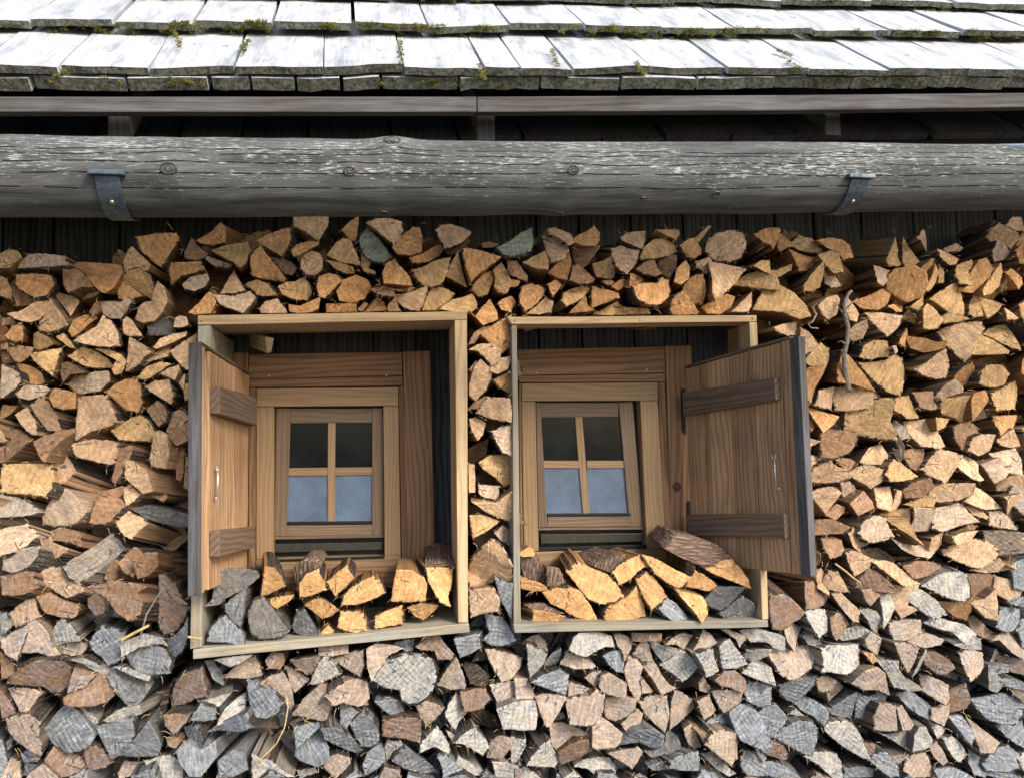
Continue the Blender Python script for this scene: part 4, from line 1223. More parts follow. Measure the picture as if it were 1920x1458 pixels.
p 82 104 88 98 94 93 98 96 96 104 92 112 87 112
p 96 88 104 82 116 82 118 98 114 109 108 104 100 96
p 118 82 120 77 128 80 134 84 142 92 134 97 124 104 118 107
p 138 86 148 82 154 94 150 98 144 100 140 92
p 150 79 162 78 172 78 172 86 166 92 160 96 156 92
w 0 90 10 87 19 88 20 98 18 108 8 108 0 106
g 144 102 152 97 160 96 168 102 169 107 156 106
g 167 98 174 92 184 91 188 100 190 112 192 118 184 120 170 114 168 106
g 184 96 192 88 192 112
t 29 104 38 103 48 106 58 111 56 114 46 112 34 122 30 118
b 34 124 42 118 50 114 56 114 60 124 52 130 44 134 38 136
p 60 104 66 98 74 103 84 112 82 118 78 122 64 122 60 120
w 10 132 16 122 28 114 32 124 38 134 34 139 24 136
w 0 114 10 114 10 120 4 132 0 132
g 84 116 94 108 104 105 112 110 112 120 106 122 96 118 84 122
w 84 120 94 113 94 118 88 120
d 98 122 108 122 114 120 118 110 126 114 128 124 118 125 104 127
p 72 126 80 124 90 122 94 120 98 124 94 132 90 137 86 134
p 127 106 132 102 136 106 144 122 138 124 132 118
o 136 106 144 108 149 112 144 116
p 144 118 150 108 160 108 169 110 170 122 171 130 166 136 156 128
w 142 126 150 124 160 134 168 140 162 142 152 136
w 46 134 54 130 66 129 74 130 78 136 78 144 64 142 56 136
g 101 134 112 130 116 136 128 138 117 138 106 138
g 117 130 128 126 140 124 142 134 142 140 126 138 118 136
g 142 144 144 134 150 132 160 144
g 170 134 172 122 180 124 192 136 192 144 176 142
b 2 138 6 132 10 138 6 144 2 144
b 10 140 20 138 22 144 8 144
w 38 144 46 138 52 144
w 90 144 96 140 102 144
g 182 122 190 122 192 130 188 132
p 32 96 38 94 40 98 34 102
p 0 138 2 134 2 144 0 144
@1440 1098
b 1 6 14 6 20 12 28 20 22 26 10 34 4 32 2 20
b 27 0 34 0 42 6 50 8 44 14 38 17 27 17
p 40 0 58 0 60 4 54 5 46 3
p 50 7 56 5 62 12 68 18 66 26 62 26 56 18
b 72 3 80 2 88 6 82 8 74 14 72 10
w 68 18 74 16 80 18 84 22 86 28 82 36 78 32 74 24
w 84 8 92 6 96 16 92 24 86 32 86 20
p 90 2 100 0 112 2 104 14 112 16 100 24 96 16
w 104 8 112 0 120 6 126 12 130 20 122 24 114 18
p 118 0 150 0 148 8 140 11 132 8
p 150 0 168 0 166 4 158 8 152 10
o 130 12 140 12 150 6 151 16 151 26 142 24
p 152 12 162 10 170 2 172 14 173 26 164 24 158 18
p 170 0 192 0 188 8 180 11 172 6
g 180 12 190 8 192 8 192 16 184 14
w 28 20 36 18 44 18 46 26 44 34 37 38 32 30
b 46 24 52 20 58 20 63 29 56 34 50 40 46 36
p 11 32 20 29 29 32 22 40 18 48 12 40
w 0 34 8 36 12 38 12 48 4 46 0 42
w 26 38 30 36 40 42 38 45 30 44
w 54 40 60 32 66 29 76 34 70 38 58 42
p 72 40 78 34 87 40 84 48 82 52 74 46
o 72 50 80 50 81 56 78 58
p 92 28 100 26 114 25 115 34 106 40 94 42
w 118 28 126 23 136 26 148 29 156 36 155 42 148 44 138 34 128 32
p 105 42 114 36 124 36 132 40 128 44 116 46
b 150 24 156 22 164 30 170 35 162 39 152 34
g 168 30 174 16 186 16 192 18 192 28 184 34 176 34
p 164 40 176 36 192 30 192 50 186 53 178 48 172 40
p 1 46 8 46 14 48 18 48 38 45 36 54 28 62 20 66 12 69 4 62
w 38 46 48 44 60 46 72 45 72 54 68 62 56 66 46 63 37 62 40 54
p 93 42 104 42 114 46 112 54 110 62 108 66 104 62 98 52
w 114 46 120 50 118 58 118 64 110 69 110 62 112 52
b 120 50 126 49 134 54 136 60 130 66 126 66 120 60
w 134 42 142 40 150 44 156 40 162 40 166 46 166 50 156 49 144 46
p 142 50 152 48 160 50 166 52 164 62 158 66 148 70 144 60
w 168 46 178 54 170 60 166 56
w 168 60 178 58 178 64 172 66 176 72 172 80 168 78
b 176 54 192 54 192 66 180 64
g 176 72 180 69 192 72 192 78 180 76
t 184 74 192 78 192 88 184 80
g 7 74 14 70 26 68 34 66 35 74 28 84 22 90 12 84
p 34 68 42 66 54 72 58 76 52 84 48 88 44 80 37 78
w 56 76 60 76 50 86 46 88 50 82
g 23 90 28 84 36 86 44 92 44 98 40 104 34 98 26 94
g 45 94 54 86 64 78 64 92 64 100 50 98
g 66 80 74 82 80 90 82 96 74 101 67 100
w 16 96 20 91 28 98 20 97
p 61 72 70 62 80 60 88 66 92 76 96 84 84 79 72 78
w 84 57 90 56 98 56 98 62 104 72 114 76 106 78 96 76 90 64
g 74 82 86 80 92 84 88 90 80 88
p 117 68 126 69 136 74 134 84 130 88 124 84 116 79
b 136 76 146 72 152 86 150 92 140 96 137 96 134 88
g 98 82 106 78 112 82 120 88 124 92 120 100 112 96 104 90
t 122 92 130 88 137 87 136 98 132 105 122 100
p 81 94 84 88 96 89 96 96 97 108 92 109 80 108
p 97 92 102 90 110 104 106 108 100 108 98 100
w 80 109 90 112 104 108 112 106 110 116 108 124 100 120 92 114
w 110 112 114 106 119 106 124 116 124 120 116 123 108 124
w 118 100 126 104 137 108 130 116 126 114
g 156 86 166 84 178 80 190 88 188 96 182 103 172 103 162 98
w 170 78 176 76 190 86 182 90 174 88
g 136 98 148 98 152 104 155 112 150 118 144 110
t 154 100 160 106 172 116 166 124 157 124 156 112
g 174 106 184 102 192 102 192 120 184 118 178 112
w 130 114 138 112 146 118 152 128 142 132 136 126
p 120 120 126 116 132 124 136 132 132 135 124 128
g 150 132 154 124 162 130 166 134 160 142 152 140
g 162 134 172 124 182 120 192 130 190 134 176 139 164 138
g 0 88 6 88 14 98 12 104 4 114 0 112
g 5 114 14 104 24 100 32 100 37 108 36 118 34 128 26 126 16 120
w 42 104 54 102 62 101 66 106 70 116 75 130 66 126 56 120 44 110
w 28 128 40 124 52 126 56 134 56 144 48 144 38 134
g 56 136 66 134 80 137 81 144 57 144
g 76 130 84 124 92 126 98 136 98 142 92 144 84 138
t 100 144 102 128 112 124 118 124 124 136 126 144
g 126 138 140 136 152 142 154 144 128 144
b 0 116 10 118 16 126 16 132 8 130 0 126
g 0 132 8 132 22 142 24 144 4 144 0 138
w 184 136 192 130 192 144 188 144
g 164 141 184 140 186 144 166 144
b 72 118 80 118 80 124 76 128
p 94 128 104 126 98 134
g 0 66 6 70 6 80 0 84
@340 860 2.917
K 23 72 28 70 40 70 48 72 50 76 42 83 36 86 28 90 24 94 14 95 20 90
d 27 94 34 88 41 83 42 90 38 108 32 104 28 98
g 16 117 18 108 24 102 28 100 34 106 42 113 41 120 30 118 17 118
K 42 98 46 90 52 88 60 98 66 106 70 110 62 115 50 116 44 112
o 50 89 52 78 53 69 60 68 65 74 68 81 60 85 52 89
o 56 90 64 88 73 87 70 91 62 96 57 94
o 75 80 80 73 88 70 91 76 94 84 88 86 80 89 76 89
k 72 70 78 65 86 65 90 69 84 72 76 78 74 84
o 93 79 100 73 106 68 112 76 106 82 99 88 96 84
t 103 88 112 80 123 75 130 80 132 86 124 90 112 94 103 94
o 79 94 88 88 94 90 102 97 96 102 90 104 84 98
d 70 108 74 98 79 96 84 104 89 113 80 115 72 112
o 89 112 94 107 99 110 96 113
o 100 108 102 98 108 97 117 99 120 110 112 112 104 110
o 124 101 134 97 142 94 143 106 134 107 124 109
o 135 92 136 82 138 71 148 71 156 76 158 80 157 91 146 92
o 145 96 154 92 165 93 162 98 156 104 150 102
o 157 70 166 70 175 71 174 82 171 88 173 94 166 92 162 84 158 78
k 156 69 166 66 176 68 175 71 165 70
@900 880 3.333
o 21 47 28 43 31 46 31 49 23 49
k 22 49 33 49 37 58 38 65 30 64 24 60
o 22 60 30 62 37 65 38 68 30 69 23 67
o 29 78 40 80 48 82 46 85 38 87 30 86
k 26 76 36 75 44 79 48 81 38 81 29 79
o 35 69 44 66 50 66 49 74 48 79 40 76
t 48 80 50 66 56 68 62 76 66 84 64 87 56 84
k 37 54 44 55 49 64 44 66 38 66
o 49 58 56 52 64 56 74 60 80 70 76 74 66 75 60 73 54 64
o 74 58 80 52 90 48 94 54 88 58 84 62 78 65
k 62 54 72 50 82 47 80 52 74 58
o 69 80 72 74 82 72 88 65 92 72 94 83 84 85 76 88 70 87
o 88 62 94 57 100 62 105 71 100 76 96 79 92 72
o 92 48 100 50 106 54 118 60 114 66 111 67 104 63 98 58
o 116 66 120 56 128 60 134 65 130 69 122 67
g 100 78 106 72 112 76 118 84 112 86 106 84
t 111 68 120 68 128 72 129 76 124 84 122 85 118 78
k 102 44 110 36 122 38 134 42 142 48 144 51 132 54 124 54 114 50
t 125 54 134 53 143 50 148 58 150 66 140 62 130 58
d 128 74 134 66 148 65 142 72 136 80 130 78
d 134 80 146 70 156 76 160 82 156 85 144 85 136 84
"""
# ============================================================ THE FIREWOOD
COL = {'o': (.58, .315, .14), 't': (.60, .38, .185), 'p': (.61, .40, .24), 'w': (.60, .54, .45), 'g': (.27, .28, .285),
       'b': (.34, .20, .115), 'd': (.13, .125, .115), 'k': (.10, .065, .05), 'K': (.17, .15, .13), 'x': (.60, .34, .15)}
AGE = {'o': 0., 't': .0, 'p': .05, 'w': .35, 'g': .75, 'b': .08, 'd': .35, 'k': 0., 'K': .4, 'x': 0.}
logs = []
ox = oy = 0; sc = 2.5; box = None
for line in DATA.strip().splitlines():
    line = line.strip()
    if not line: continue
    if line[0] == '@':
        q = line[1:].split(); ox, oy = float(q[0]), float(q[1]); sc = float(q[2]) if len(q) > 2 else 2.5
        box = {2.917: 'L', 3.333: 'R'}.get(sc); continue
    q = line.split(); v = list(map(float, q[1:]))
    pts = [(ox + v[i] * sc, oy + v[i + 1] * sc) for i in range(0, len(v) - 1, 2)]
    code = q[0]
    if box and code in 'ot': code = 'x'
    logs.append(dict(p=pts, c=code, box=box))
def area(p): return sum(p[i][0] * p[(i + 1) % len(p)][1] - p[(i + 1) % len(p)][0] * p[i][1] for i in range(len(p))) / 2
def cen(p): return (sum(q[0] for q in p) / len(p), sum(q[1] for q in p) / len(p))
def inside(x, y, p):
    r = False
    for i in range(len(p)):
        (x1, y1), (x2, y2) = p[i], p[i - 1]
        if (y1 > y) != (y2 > y) and x < (x2 - x1) * (y - y1) / (y2 - y1) + x1: r = not r
    return r
for l in logs:
    if area(l['p']) < 0: l['p'].reverse()
    l['a'] = abs(area(l['p'])); l['cx'], l['cy'] = cen(l['p'])
    if not l['box']: l['p'] = [(l['cx'] + (q[0] - l['cx']) * 1.035, l['cy'] + (q[1] - l['cy']) * 1.035) for q in l['p']]
# a log that the trace cut in two at a seam is put together again
def seam(logs, ax, val, tol):
    A = []; B = []
    for l in logs:
        if l['box']: continue
        v = [q for q in l['p'] if abs(q[ax] - val) < tol]
        if len(v) < 2: continue
        o = [q[1 - ax] for q in v]; l['_r'] = (min(o), max(o))
        (A if (l['cx'], l['cy'])[ax] < val else B).append(l)
    used = set(); drop = set()
    for a1 in A:
        best = None
        for b1 in B:
            if id(b1) in used: continue
            ov = min(a1['_r'][1], b1['_r'][1]) - max(a1['_r'][0], b1['_r'][0]); tot = max(a1['_r'][1], b1['_r'][1]) - min(a1['_r'][0], b1['_r'][0])
            if tot > 0 and ov / tot > .4 and (best is None or ov / tot > best[0]): best = (ov / tot, b1)
        if best:
            b1 = best[1]; used.add(id(b1)); drop.add(id(b1))
            pts = [q for q in a1['p'] + b1['p'] if abs(q[ax] - val) >= tol]
            pts += [(val, r) if ax == 0 else (r, val) for r in (min(a1['_r'][0], b1['_r'][0]), max(a1['_r'][1], b1['_r'][1]))]
            cx, cy = cen(pts); pts.sort(key=lambda q: math.atan2(q[1] - cy, q[0] - cx)); a1['p'] = pts
        else:
            sh = rnd.uniform(4, 12); a1['p'] = [tuple(c + (sh + rnd.uniform(-5, 5) if k == ax else rnd.uniform(-3, 3)) for k, c in enumerate(q)) if abs(q[ax] - val) < tol else q for q in a1['p']]
    for b1 in B:
        if id(b1) not in used:
            sh = rnd.uniform(4, 12); b1['p'] = [tuple(c - (sh + rnd.uniform(-5, 5) if k == ax else rnd.uniform(-3, 3)) for k, c in enumerate(q)) if abs(q[ax] - val) < tol else q for q in b1['p']]
    out = [l for l in logs if id(l) not in drop]
    for l in out:
        if area(l['p']) < 0: l['p'].reverse()
        l['a'] = abs(area(l['p'])); l['cx'], l['cy'] = cen(l['p'])
    return out
for ax, val, tol in ((0, 480, 3), (0, 960, 3), (0, 1440, 3), (1, 1099, 4), (1, 760, 2), (1, 740, 2)): logs = seam(logs, ax, val, tol)
# the same log traced in two tiles: keep the larger
logs.sort(key=lambda l: -l['a']); keep = []
for l in logs:
    if l['a'] < 60: continue
    if any(k['box'] == l['box'] and inside(l['cx'], l['cy'], k['p']) and (inside(k['cx'], k['cy'], l['p']) or l['a'] < .5 * k['a'] and not l['box']) for k in keep): continue
    keep.append(l)
logs = keep

def clear_box(l):                           # keep the outline off the boards of the two window boxes
    cx, cy = l['cx'], l['cy']; out = []
    for x, y in l['p']:
        if cx < 372 and 590 < y < 1232: x = min(x, 368 - (y - 610) * .022)
        if 870 < cx < 965 and 585 < y < 1185: x = max(x, 878.5); x = min(x, 958.5 + (y - 600) * .006)
        if cx > 1422 and 590 < y < 1172: x = max(x, 1422 + (y - 600) * .037)
        if cy < 592:
            if 366 < x < 880: y = min(y, 589.5 - (x - 370) * .0155)
            elif 950 < x < 1422: y = min(y, 591.5 - (x - 950) * .005)
        if cy > 1160:
            if 356 < x < 882: y = max(y, 1237 - (x - 362) * .098)
            elif 962 < x < 1444: y = max(y, 1188 - (x - 965) * .022)
        out.append((x, y))
    l['p'] = out
for l in logs:
    if not l['box']: clear_box(l)

def refine(pl, seg, jag):
    """outline in metres (x, z): corners eased, edges broken up and made a little ragged"""
    out = []; n = len(pl); bend = []
    for i in range(n):
        a1, b1, c1 = Vector(pl[i - 1]), Vector(pl[i]), Vector(pl[(i + 1) % n])
        e1, e2 = (b1 - a1), (c1 - b1)
        if e1.length < 1e-5 or e2.length < 1e-5: continue
        t = min(.0022, e1.length * .25, e2.length * .25)
        out += [b1 - e1.normalized() * t, b1 + e2.normalized() * t]
    res = []; r0 = rnd.uniform(0, 100)
    for i in range(len(out)):
        a1, b1 = out[i], out[(i + 1) % len(out)]; L_ = (b1 - a1).length; k = max(1, int(L_ / seg))
        nr = Vector((b1.y - a1.y, a1.x - b1.x)); nr = nr.normalized() if nr.length > 0 else nr
        for j in range(k):
            p = a1.lerp(b1, j / k)
            p = p + nr * (noise.noise(Vector((p.x * 55 + r0, p.y * 55, 0))) * jag * .45 + noise.noise(Vector((p.x * 200 + r0, p.y * 200, 5))) * jag * .9)
            res.append(p)
    return res

def log_geom(mb, l, Yf, direc, length, detail=1.):
    front = [P(x, y, Yf) for x, y in l['p']]
    pl = [(q.x, q.z) for q in front]
    per = refine(pl, .010 / detail, .0026)
    n = len(per)
    if n < 4: return
    cx = sum(p.x for p in per) / n; cz = sum(p.y for p in per) / n; c2 = Vector((cx, cz))
    # cut slightly out of square
    tx, tz = rnd.gauss(0, .28), rnd.gauss(.05, .28)
    def yy(p): return Yf + max(-.04, min(.04, (p.x - cx) * tx + (p.y - cz) * tz))
    rot = rnd.uniform(0, 6.28); cr, sr_ = math.cos(rot), math.sin(rot)
    far = max(per, key=lambda p: (p - c2).length); pith = Vector(far) if l['c'] not in 'k' and rnd.random() < .75 else c2
    o2 = Vector((rnd.uniform(0, 20), rnd.uniform(0, 20))) if rnd.random() < .35 else Vector((0, 0))
    def euv(p): d = p - pith; return (d.x * cr - d.y * sr_ + o2.x, d.x * sr_ + d.y * cr + o2.y)
    base = len(mb.v); B0 = COL[l['c']]; k = rnd.uniform(.84, 1.14)
    yy_ = l.get('cy', 0)
    if not l['box']:
        if l['c'] == 'w' and yy_ < 1060: B0 = (.62, .45, .31)
        if l['c'] == 'g' and 560 <= yy_ < 1060: B0 = (.36, .29, .22)
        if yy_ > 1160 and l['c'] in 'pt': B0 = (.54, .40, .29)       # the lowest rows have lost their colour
        if yy_ < 700: k *= 1.1
        if l['c'] == 'g' and yy_ < 560: B0 = (.27, .29, .20)
        if l.get('back'): k *= .55  # shade of the gaps put into the second-layer logs' colour
        k *= 1 - .25 * max(0, min(1, (yy_ - 950) / 250))          # darker towards the lower rows; h = rnd.uniform(-.06, .06)
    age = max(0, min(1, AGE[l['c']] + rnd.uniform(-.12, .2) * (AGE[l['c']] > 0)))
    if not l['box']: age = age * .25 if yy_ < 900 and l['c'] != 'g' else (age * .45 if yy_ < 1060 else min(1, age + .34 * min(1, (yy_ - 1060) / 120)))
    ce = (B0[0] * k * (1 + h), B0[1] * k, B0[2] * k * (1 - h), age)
    ks = rnd.uniform(.38, .7)  # sides dirtier than the ends, with shade of the gaps painted in
    if l['cx'] < 345 and 760 < yy_ < 1150 and not l['box']: ks = rnd.uniform(.6, .9)
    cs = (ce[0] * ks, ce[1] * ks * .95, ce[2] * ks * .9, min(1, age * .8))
    cb = (.075 * k, .055 * k, .045 * k, age * .2)
    if l['box'] and l['c'] == 'k': ce = cb = (.24 * k, .155 * k, .115 * k, .05)
    isbark = l['c'] in 'kK'
    em = 2 if l['c'] == 'k' else 0
    # how round each bit of the outline is decides whether bark sits on it
    bark = []
    want = rnd.random() < .75
    for i in range(n):
        w = 3; a1, b1, c1 = per[i - w], per[i], per[(i + w) % n]
        e1, e2 = b1 - a1, c1 - b1
        cr_ = e1.x * e2.y - e1.y * e2.x; ang = math.atan2(cr_, e1.dot(e2)) if e1.length and e2.length else 0
        bark.append(want and -0.9 < ang < -0.12)
    for i in range(n): bark[i] = bark[i] or (bark[i - 1] and bark[(i + 1) % n])
    rings = [(1.0, 0.0), (.92, 0.0), (.5, 0.0)]
    # ring 0 sits back a little (worn arris); rings 1,2 carry the relief of the cut
    for ri, (sc_, _) in enumerate(rings):
        for p in per:
            q = c2 + (p - c2) * sc_
            y = yy(q) + (.002 if ri == 0 else 0) + noise.noise(Vector((q.x * 30, q.y * 30, base * .1))) * .0015 + noise.noise(Vector((q.x * 90, q.y * 90, base * .1))) * .0018
            mb.v.append(Vector((q.x, y, q.y)))
    mb.v.append(Vector((cx, yy(c2), cz))); ci = base + 3 * n
    good = True
    for i in range(n):
        a1, b1 = per[i], per[(i + 1) % n]
        if (a1.x - cx) * (b1.y - cz) - (a1.y - cz) * (b1.x - cx) > 1e-6: good = False; break
    if good:
        for r_ in range(2):
            for i in range(n):
                j = (i + 1) % n; f = [base + r_ * n + j, base + r_ * n + i, base + (r_ + 1) * n + i, base + (r_ + 1) * n + j]
                mb.face(f, 2 if (r_ == 0 and bark[i]) else em, cb if (r_ == 0 and bark[i]) else ce, [euv(Vector((mb.v[t].x, mb.v[t].z))) for t in f], False)
        for i in range(n):
            j = (i + 1) % n; f = [base + 2 * n + j, base + 2 * n + i, ci]
            mb.face(f, em, ce, [euv(Vector((mb.v[t].x, mb.v[t].z))) for t in f], False)
    else:
        tri = geometry.tessellate_polygon([[Vector((p.x, p.y, 0)) for p in per]])
        for t in tri:
            f = [base + q for q in t]
            nrm = (mb.v[f[1]] - mb.v[f[0]]).cross(mb.v[f[2]] - mb.v[f[0]])
            if nrm.y > 0: f = f[::-1]
            mb.face(f, em, ce, [euv(Vector((mb.v[q].x, mb.v[q].z))) for q in f])
    # sides: four rows going back along the log
    rows = [.0, .35, .7, 1.]; taper = rnd.uniform(.72, .93); off = [base]
    for t in rows[1:]:
        off.append(len(mb.v)); s = 1 + (taper - 1) * t
        for i, p in enumerate(per):
            q = c2 + (p - c2) * s; a_ = noise.noise(Vector((p.x * 40, t * 4, p.y * 40 + base))) * .004
            v = Vector((q.x, Yf, q.y)) + direc * (length * t)
            v += Vector((p.x - cx, 0, p.y - cz)).normalized() * a_ if (p - c2).length > 1e-4 else Vector()
            mb.v.append(v)
    acc = [0.]
    for i in range(n): acc.append(acc[-1] + (per[(i + 1) % n] - per[i]).length)
    ou, ov = rnd.uniform(0, 30), rnd.uniform(0, 30)
    for r_ in range(3):
        for i in range(n):
            j = (i + 1) % n
            f = [off[r_] + i, off[r_] + j, off[r_ + 1] + j, off[r_ + 1] + i]
            u0, u1 = rows[r_] * length + ou, rows[r_ + 1] * length + ou
            bk = bark[i] or l['c'] in 'k'
            mb.face(f, 2 if bk else 1, cb if bk else cs, [(u0, acc[i] + ov), (u0, acc[i + 1] + ov), (u1, acc[i + 1] + ov), (u1, acc[i] + ov)], bk)
    # torn fibres sticking out round the sawn end
    if l.get('fuzz'):
        for _ in range(int(n * rnd.uniform(.15, .7))):
            i = rnd.randrange(n); p = per[i]; q = Vector((p.x, yy(p) + .002, p.y))
            d = Vector(((p.x - cx), 0, (p.y - cz))).normalized() * rnd.uniform(.2, 1) + Vector((rnd.uniform(-.6, .6), rnd.uniform(-1., .1), rnd.uniform(-.7, .3)))
            L_ = rnd.uniform(.004, .013) * (2.2 if rnd.random() < .06 else 1); w_ = Vector((rnd.uniform(-1, 1), 0, rnd.uniform(-1, 1))).normalized() * .0007
            b_ = len(mb.v); mb.v += [q - w_, q + w_, q + d.normalized() * L_ + Vector((0, 0, -.2 * L_))]
            mb.face([b_, b_ + 1, b_ + 2], 1, (ce[0] * 1.05, ce[1], ce[2], age), [(ou, ov)] * 3)

def direction(l):
    x, y = l['cx'], l['cy']
    if l['box']: return Vector((rnd.gauss(-.02, .10), 1, rnd.gauss(0, .05)))
    if x < 365 and 760 < y < 1130:
        s = min(1, (y - 740) / 120) * min(1, (1180 - y) / 100) * max(0, min(1, (335 - x) / 110))
        return Vector((rnd.uniform(.35, .95) * s + rnd.gauss(0, .06), 1, -rnd.uniform(.1, .55) * s))
    if 850 < x < 1000 and 590 < y < 1190: return Vector((rnd.gauss(0, .03), 1, rnd.gauss(0, .07)))
    k = min(1, max(.15, min(abs(x - 352), abs(x - 1445)) / 90)) if 580 < y < 1230 else 1
    dz = rnd.gauss(0, .09)
    if 505 < y < 600 and 350 < x < 1440: dz = abs(dz) * .6
    if 1160 < y < 1280 and 350 < x < 1450: dz = -abs(dz) * .6
    return Vector((rnd.gauss(0, .13) * k, 1, dz))

# ---- which stand alone and which are joined: the 300 that show largest are objects
def extent(l):
    xs_ = [min(max(q[0], 0), W0) for q in l['p']]; ys_ = [min(max(q[1], 0), H0) for q in l['p']]
    return (max(xs_) - min(xs_)) * (max(ys_) - min(ys_))
ranked = sorted(logs, key=lambda l: -min(l['a'], extent(l)))
for i, l in enumerate(ranked): l['solo'] = i < 300
# ---- words for each
def shape(l):
    p = l['p']; n = len(p); cx, cy = l['cx'], l['cy']
    sxx = sum((q[0] - cx) ** 2 for q in p) / n; syy = sum((q[1] - cy) ** 2 for q in p) / n; sxy = sum((q[0] - cx) * (q[1] - cy) for q in p) / n
    t, d = sxx + syy, math.sqrt(((sxx - syy) / 2) ** 2 + sxy ** 2)
    asp = math.sqrt((t / 2 + d) / max(1, t / 2 - d))
    A = l['a']; per = sum(math.hypot(p[i][0] - p[i - 1][0], p[i][1] - p[i - 1][1]) for i in range(n)); circ = 4 * math.pi * A / per ** 2
    if circ > .87: return 'round'
    if asp > 2.1: return 'flat'
    if circ < .62: return 'jagged'
    if n <= 5 and circ < .70: return 'wedge-shaped'
    if n == 4 or (circ > .74 and n <= 6): return 'blocky'
    return 'split'
CW = {'o': 'orange-brown', 't': 'tan', 'p': 'pale', 'w': 'whitish', 'g': 'grey', 'b': 'brown', 'd': 'dark grey', 'k': 'bark-covered', 'K': 'grey-brown', 'x': 'bright orange'}
def zone(l):
    x, y = l['cx'], l['cy']
    if l['box'] == 'L': return 'in the left window box'
    if l['box'] == 'R': return 'in the right window box'
    if x < 368:
        return 'left of the left window' if 590 < y < 1200 else ('upper left below the gutter' if y <= 590 else 'at the bottom left corner')
    if y < 600: return 'above the left window' if x < 905 else ('above the right window' if x < 1430 else 'right of the right box top')
    if 860 < x < 985 and y < 1180: return 'between the two windows'
    if x > 1425 and y < 1110: return 'right of the right shutter'
    if x < 920: return 'under the left window'
    if x < 1440: return 'under the right window'
    return 'at the bottom right corner'
ORD = ['first', 'second', 'third', 'fourth', 'fifth', 'sixth', 'seventh', 'eighth', 'ninth', 'tenth', 'eleventh', 'twelfth', 'thirteenth', 'fourteenth', 'fifteenth', 'sixteenth', 'seventeenth', 'eighteenth', 'nineteenth', 'twentieth']
from collections import defaultdict
zs = defaultdict(list)
for l in logs: zs[zone(l)].append(l)
for z, ls in zs.items():
    y0 = min(q['cy'] for q in ls); step = 52
    nrow = int((max(q['cy'] for q in ls) - y0) / step) + 1
    rows = defaultdict(list)
    for q in ls: rows[int((q['cy'] - y0) / step)].append(q)
    for r_, row in rows.items():
        row.sort(key=lambda q: q['cx'])
        for i, q in enumerate(row):
            big = 'large ' if q['a'] > 6200 else ('small ' if q['a'] < 1500 else '')
            rn = 'top' if r_ == 0 else ('lowest' if r_ == nrow - 1 else ORD[r_])
            q['label'] = f"{big}{CW[q['c']]} {shape(q)} log, {ORD[i] if i < 20 else 'last'} from left in {rn} row, {z}"

# ---- build
GRP = {'L': 'split logs in the left window box', 'R': 'split logs in the right window box', None: 'firewood logs stacked against the cabin'}
rest = MB(); nsolo = 0
placed = []
for idx, l in enumerate(sorted(logs, key=lambda q: (q['cy'], q['cx']))):
    l['fuzz'] = True
    if l['box']:
        # lower rows stand on the box floor in front of the window, all within the box
        base_y = -.012 + rnd.uniform(-.012, .03)
        if l['c'] == 'k': base_y += .03
        if l['box'] == 'L' and l['cx'] < 400: base_y = -.005
        length = rnd.uniform(.26, .30)
    else:
        base_y = rnd.uniform(-.035, .035) + (.015 if l['a'] < 1300 else 0) + (.03 if l['c'] in 'k' else 0)
        length = rnd.uniform(.26, .33)
    d = direction(l)
    if l['solo']:
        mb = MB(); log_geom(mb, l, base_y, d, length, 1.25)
        if not mb.v: continue
        c = P(l['cx'], max(q[1] for q in l['p']), base_y)
        mb.v = [v - c for v in mb.v]
        me = mb.mesh('firewood_log', LM)
        o = bpy.data.objects.new('firewood_log', me); C.objects.link(o); o.location = c
        tag(o, l['label'], 'log', GRP[l['box']]); nsolo += 1
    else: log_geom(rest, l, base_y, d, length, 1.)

# ---- logs of the second layer that close the gaps, and the pile beyond the frame
def free_zone(x, y):                        # pixel inside a window box or the open wall: no log
    if 352 < x < 884 and 586 < y < 1240: return True
    if 952 < x < 1448 and 590 < y < 1190: return True
    return False
topline = [(-900, 450), (0, 480), (120, 470), (220, 480), (250, 440), (300, 432), (380, 430), (420, 415), (560, 400), (700, 405), (860, 430), (930, 450), (1000, 430), (1080, 430), (1200, 432), (1350, 430), (1450, 425), (1560, 450), (1620, 480), (1780, 470), (1840, 440), (1920, 405), (2900, 400)]
def top_y(x):
    for (x1, y1), (x2, y2) in zip(topline[:-1], topline[1:]):
        if x <= x2: return y1 + (y2 - y1) * (x - x1) / (x2 - x1)
    return 400
def blob(cx, cy, r):
    k = rnd.choice([3, 3, 4, 5, 6, 7]); a0 = rnd.uniform(0, 6.28)
    return [(cx + r * rnd.uniform(.75, 1.15) * math.cos(a0 + 6.283 * i / k), cy + r * rnd.uniform(.75, 1.15) * math.sin(a0 + 6.283 * i / k)) for i in range(k)]
def scatter(x0, x1, y0, y1, step, test, code, yf, r, jit=.32):
    j = 0; y = y0
    while y < y1:
        x = x0 + (step / 2 if j % 2 else 0)
        while x < x1:
            px, py = x + rnd.uniform(-jit, jit) * step, y + rnd.uniform(-jit, jit) * step
            if test(px, py):
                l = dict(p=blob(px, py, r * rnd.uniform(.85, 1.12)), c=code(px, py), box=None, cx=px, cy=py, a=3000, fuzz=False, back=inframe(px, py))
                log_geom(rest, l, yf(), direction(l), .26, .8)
            x += step
        y += step * .86; j += 1
def code_at(px, py):
    t = (py - 430) / 1030
    if rnd.random() < t * 1.1 - .25: return rnd.choice('gggwwp')
    return rnd.choice('oootb' if t < .25 else 'ttppbo' if t < .5 else 'ppwbtw')
inframe = lambda x, y: -12 < x < 1932 and y < 1470
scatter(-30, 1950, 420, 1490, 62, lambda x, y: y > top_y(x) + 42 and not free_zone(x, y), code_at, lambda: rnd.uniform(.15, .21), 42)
inframe = lambda x, y: -12 < x < 1932 and y < 1470
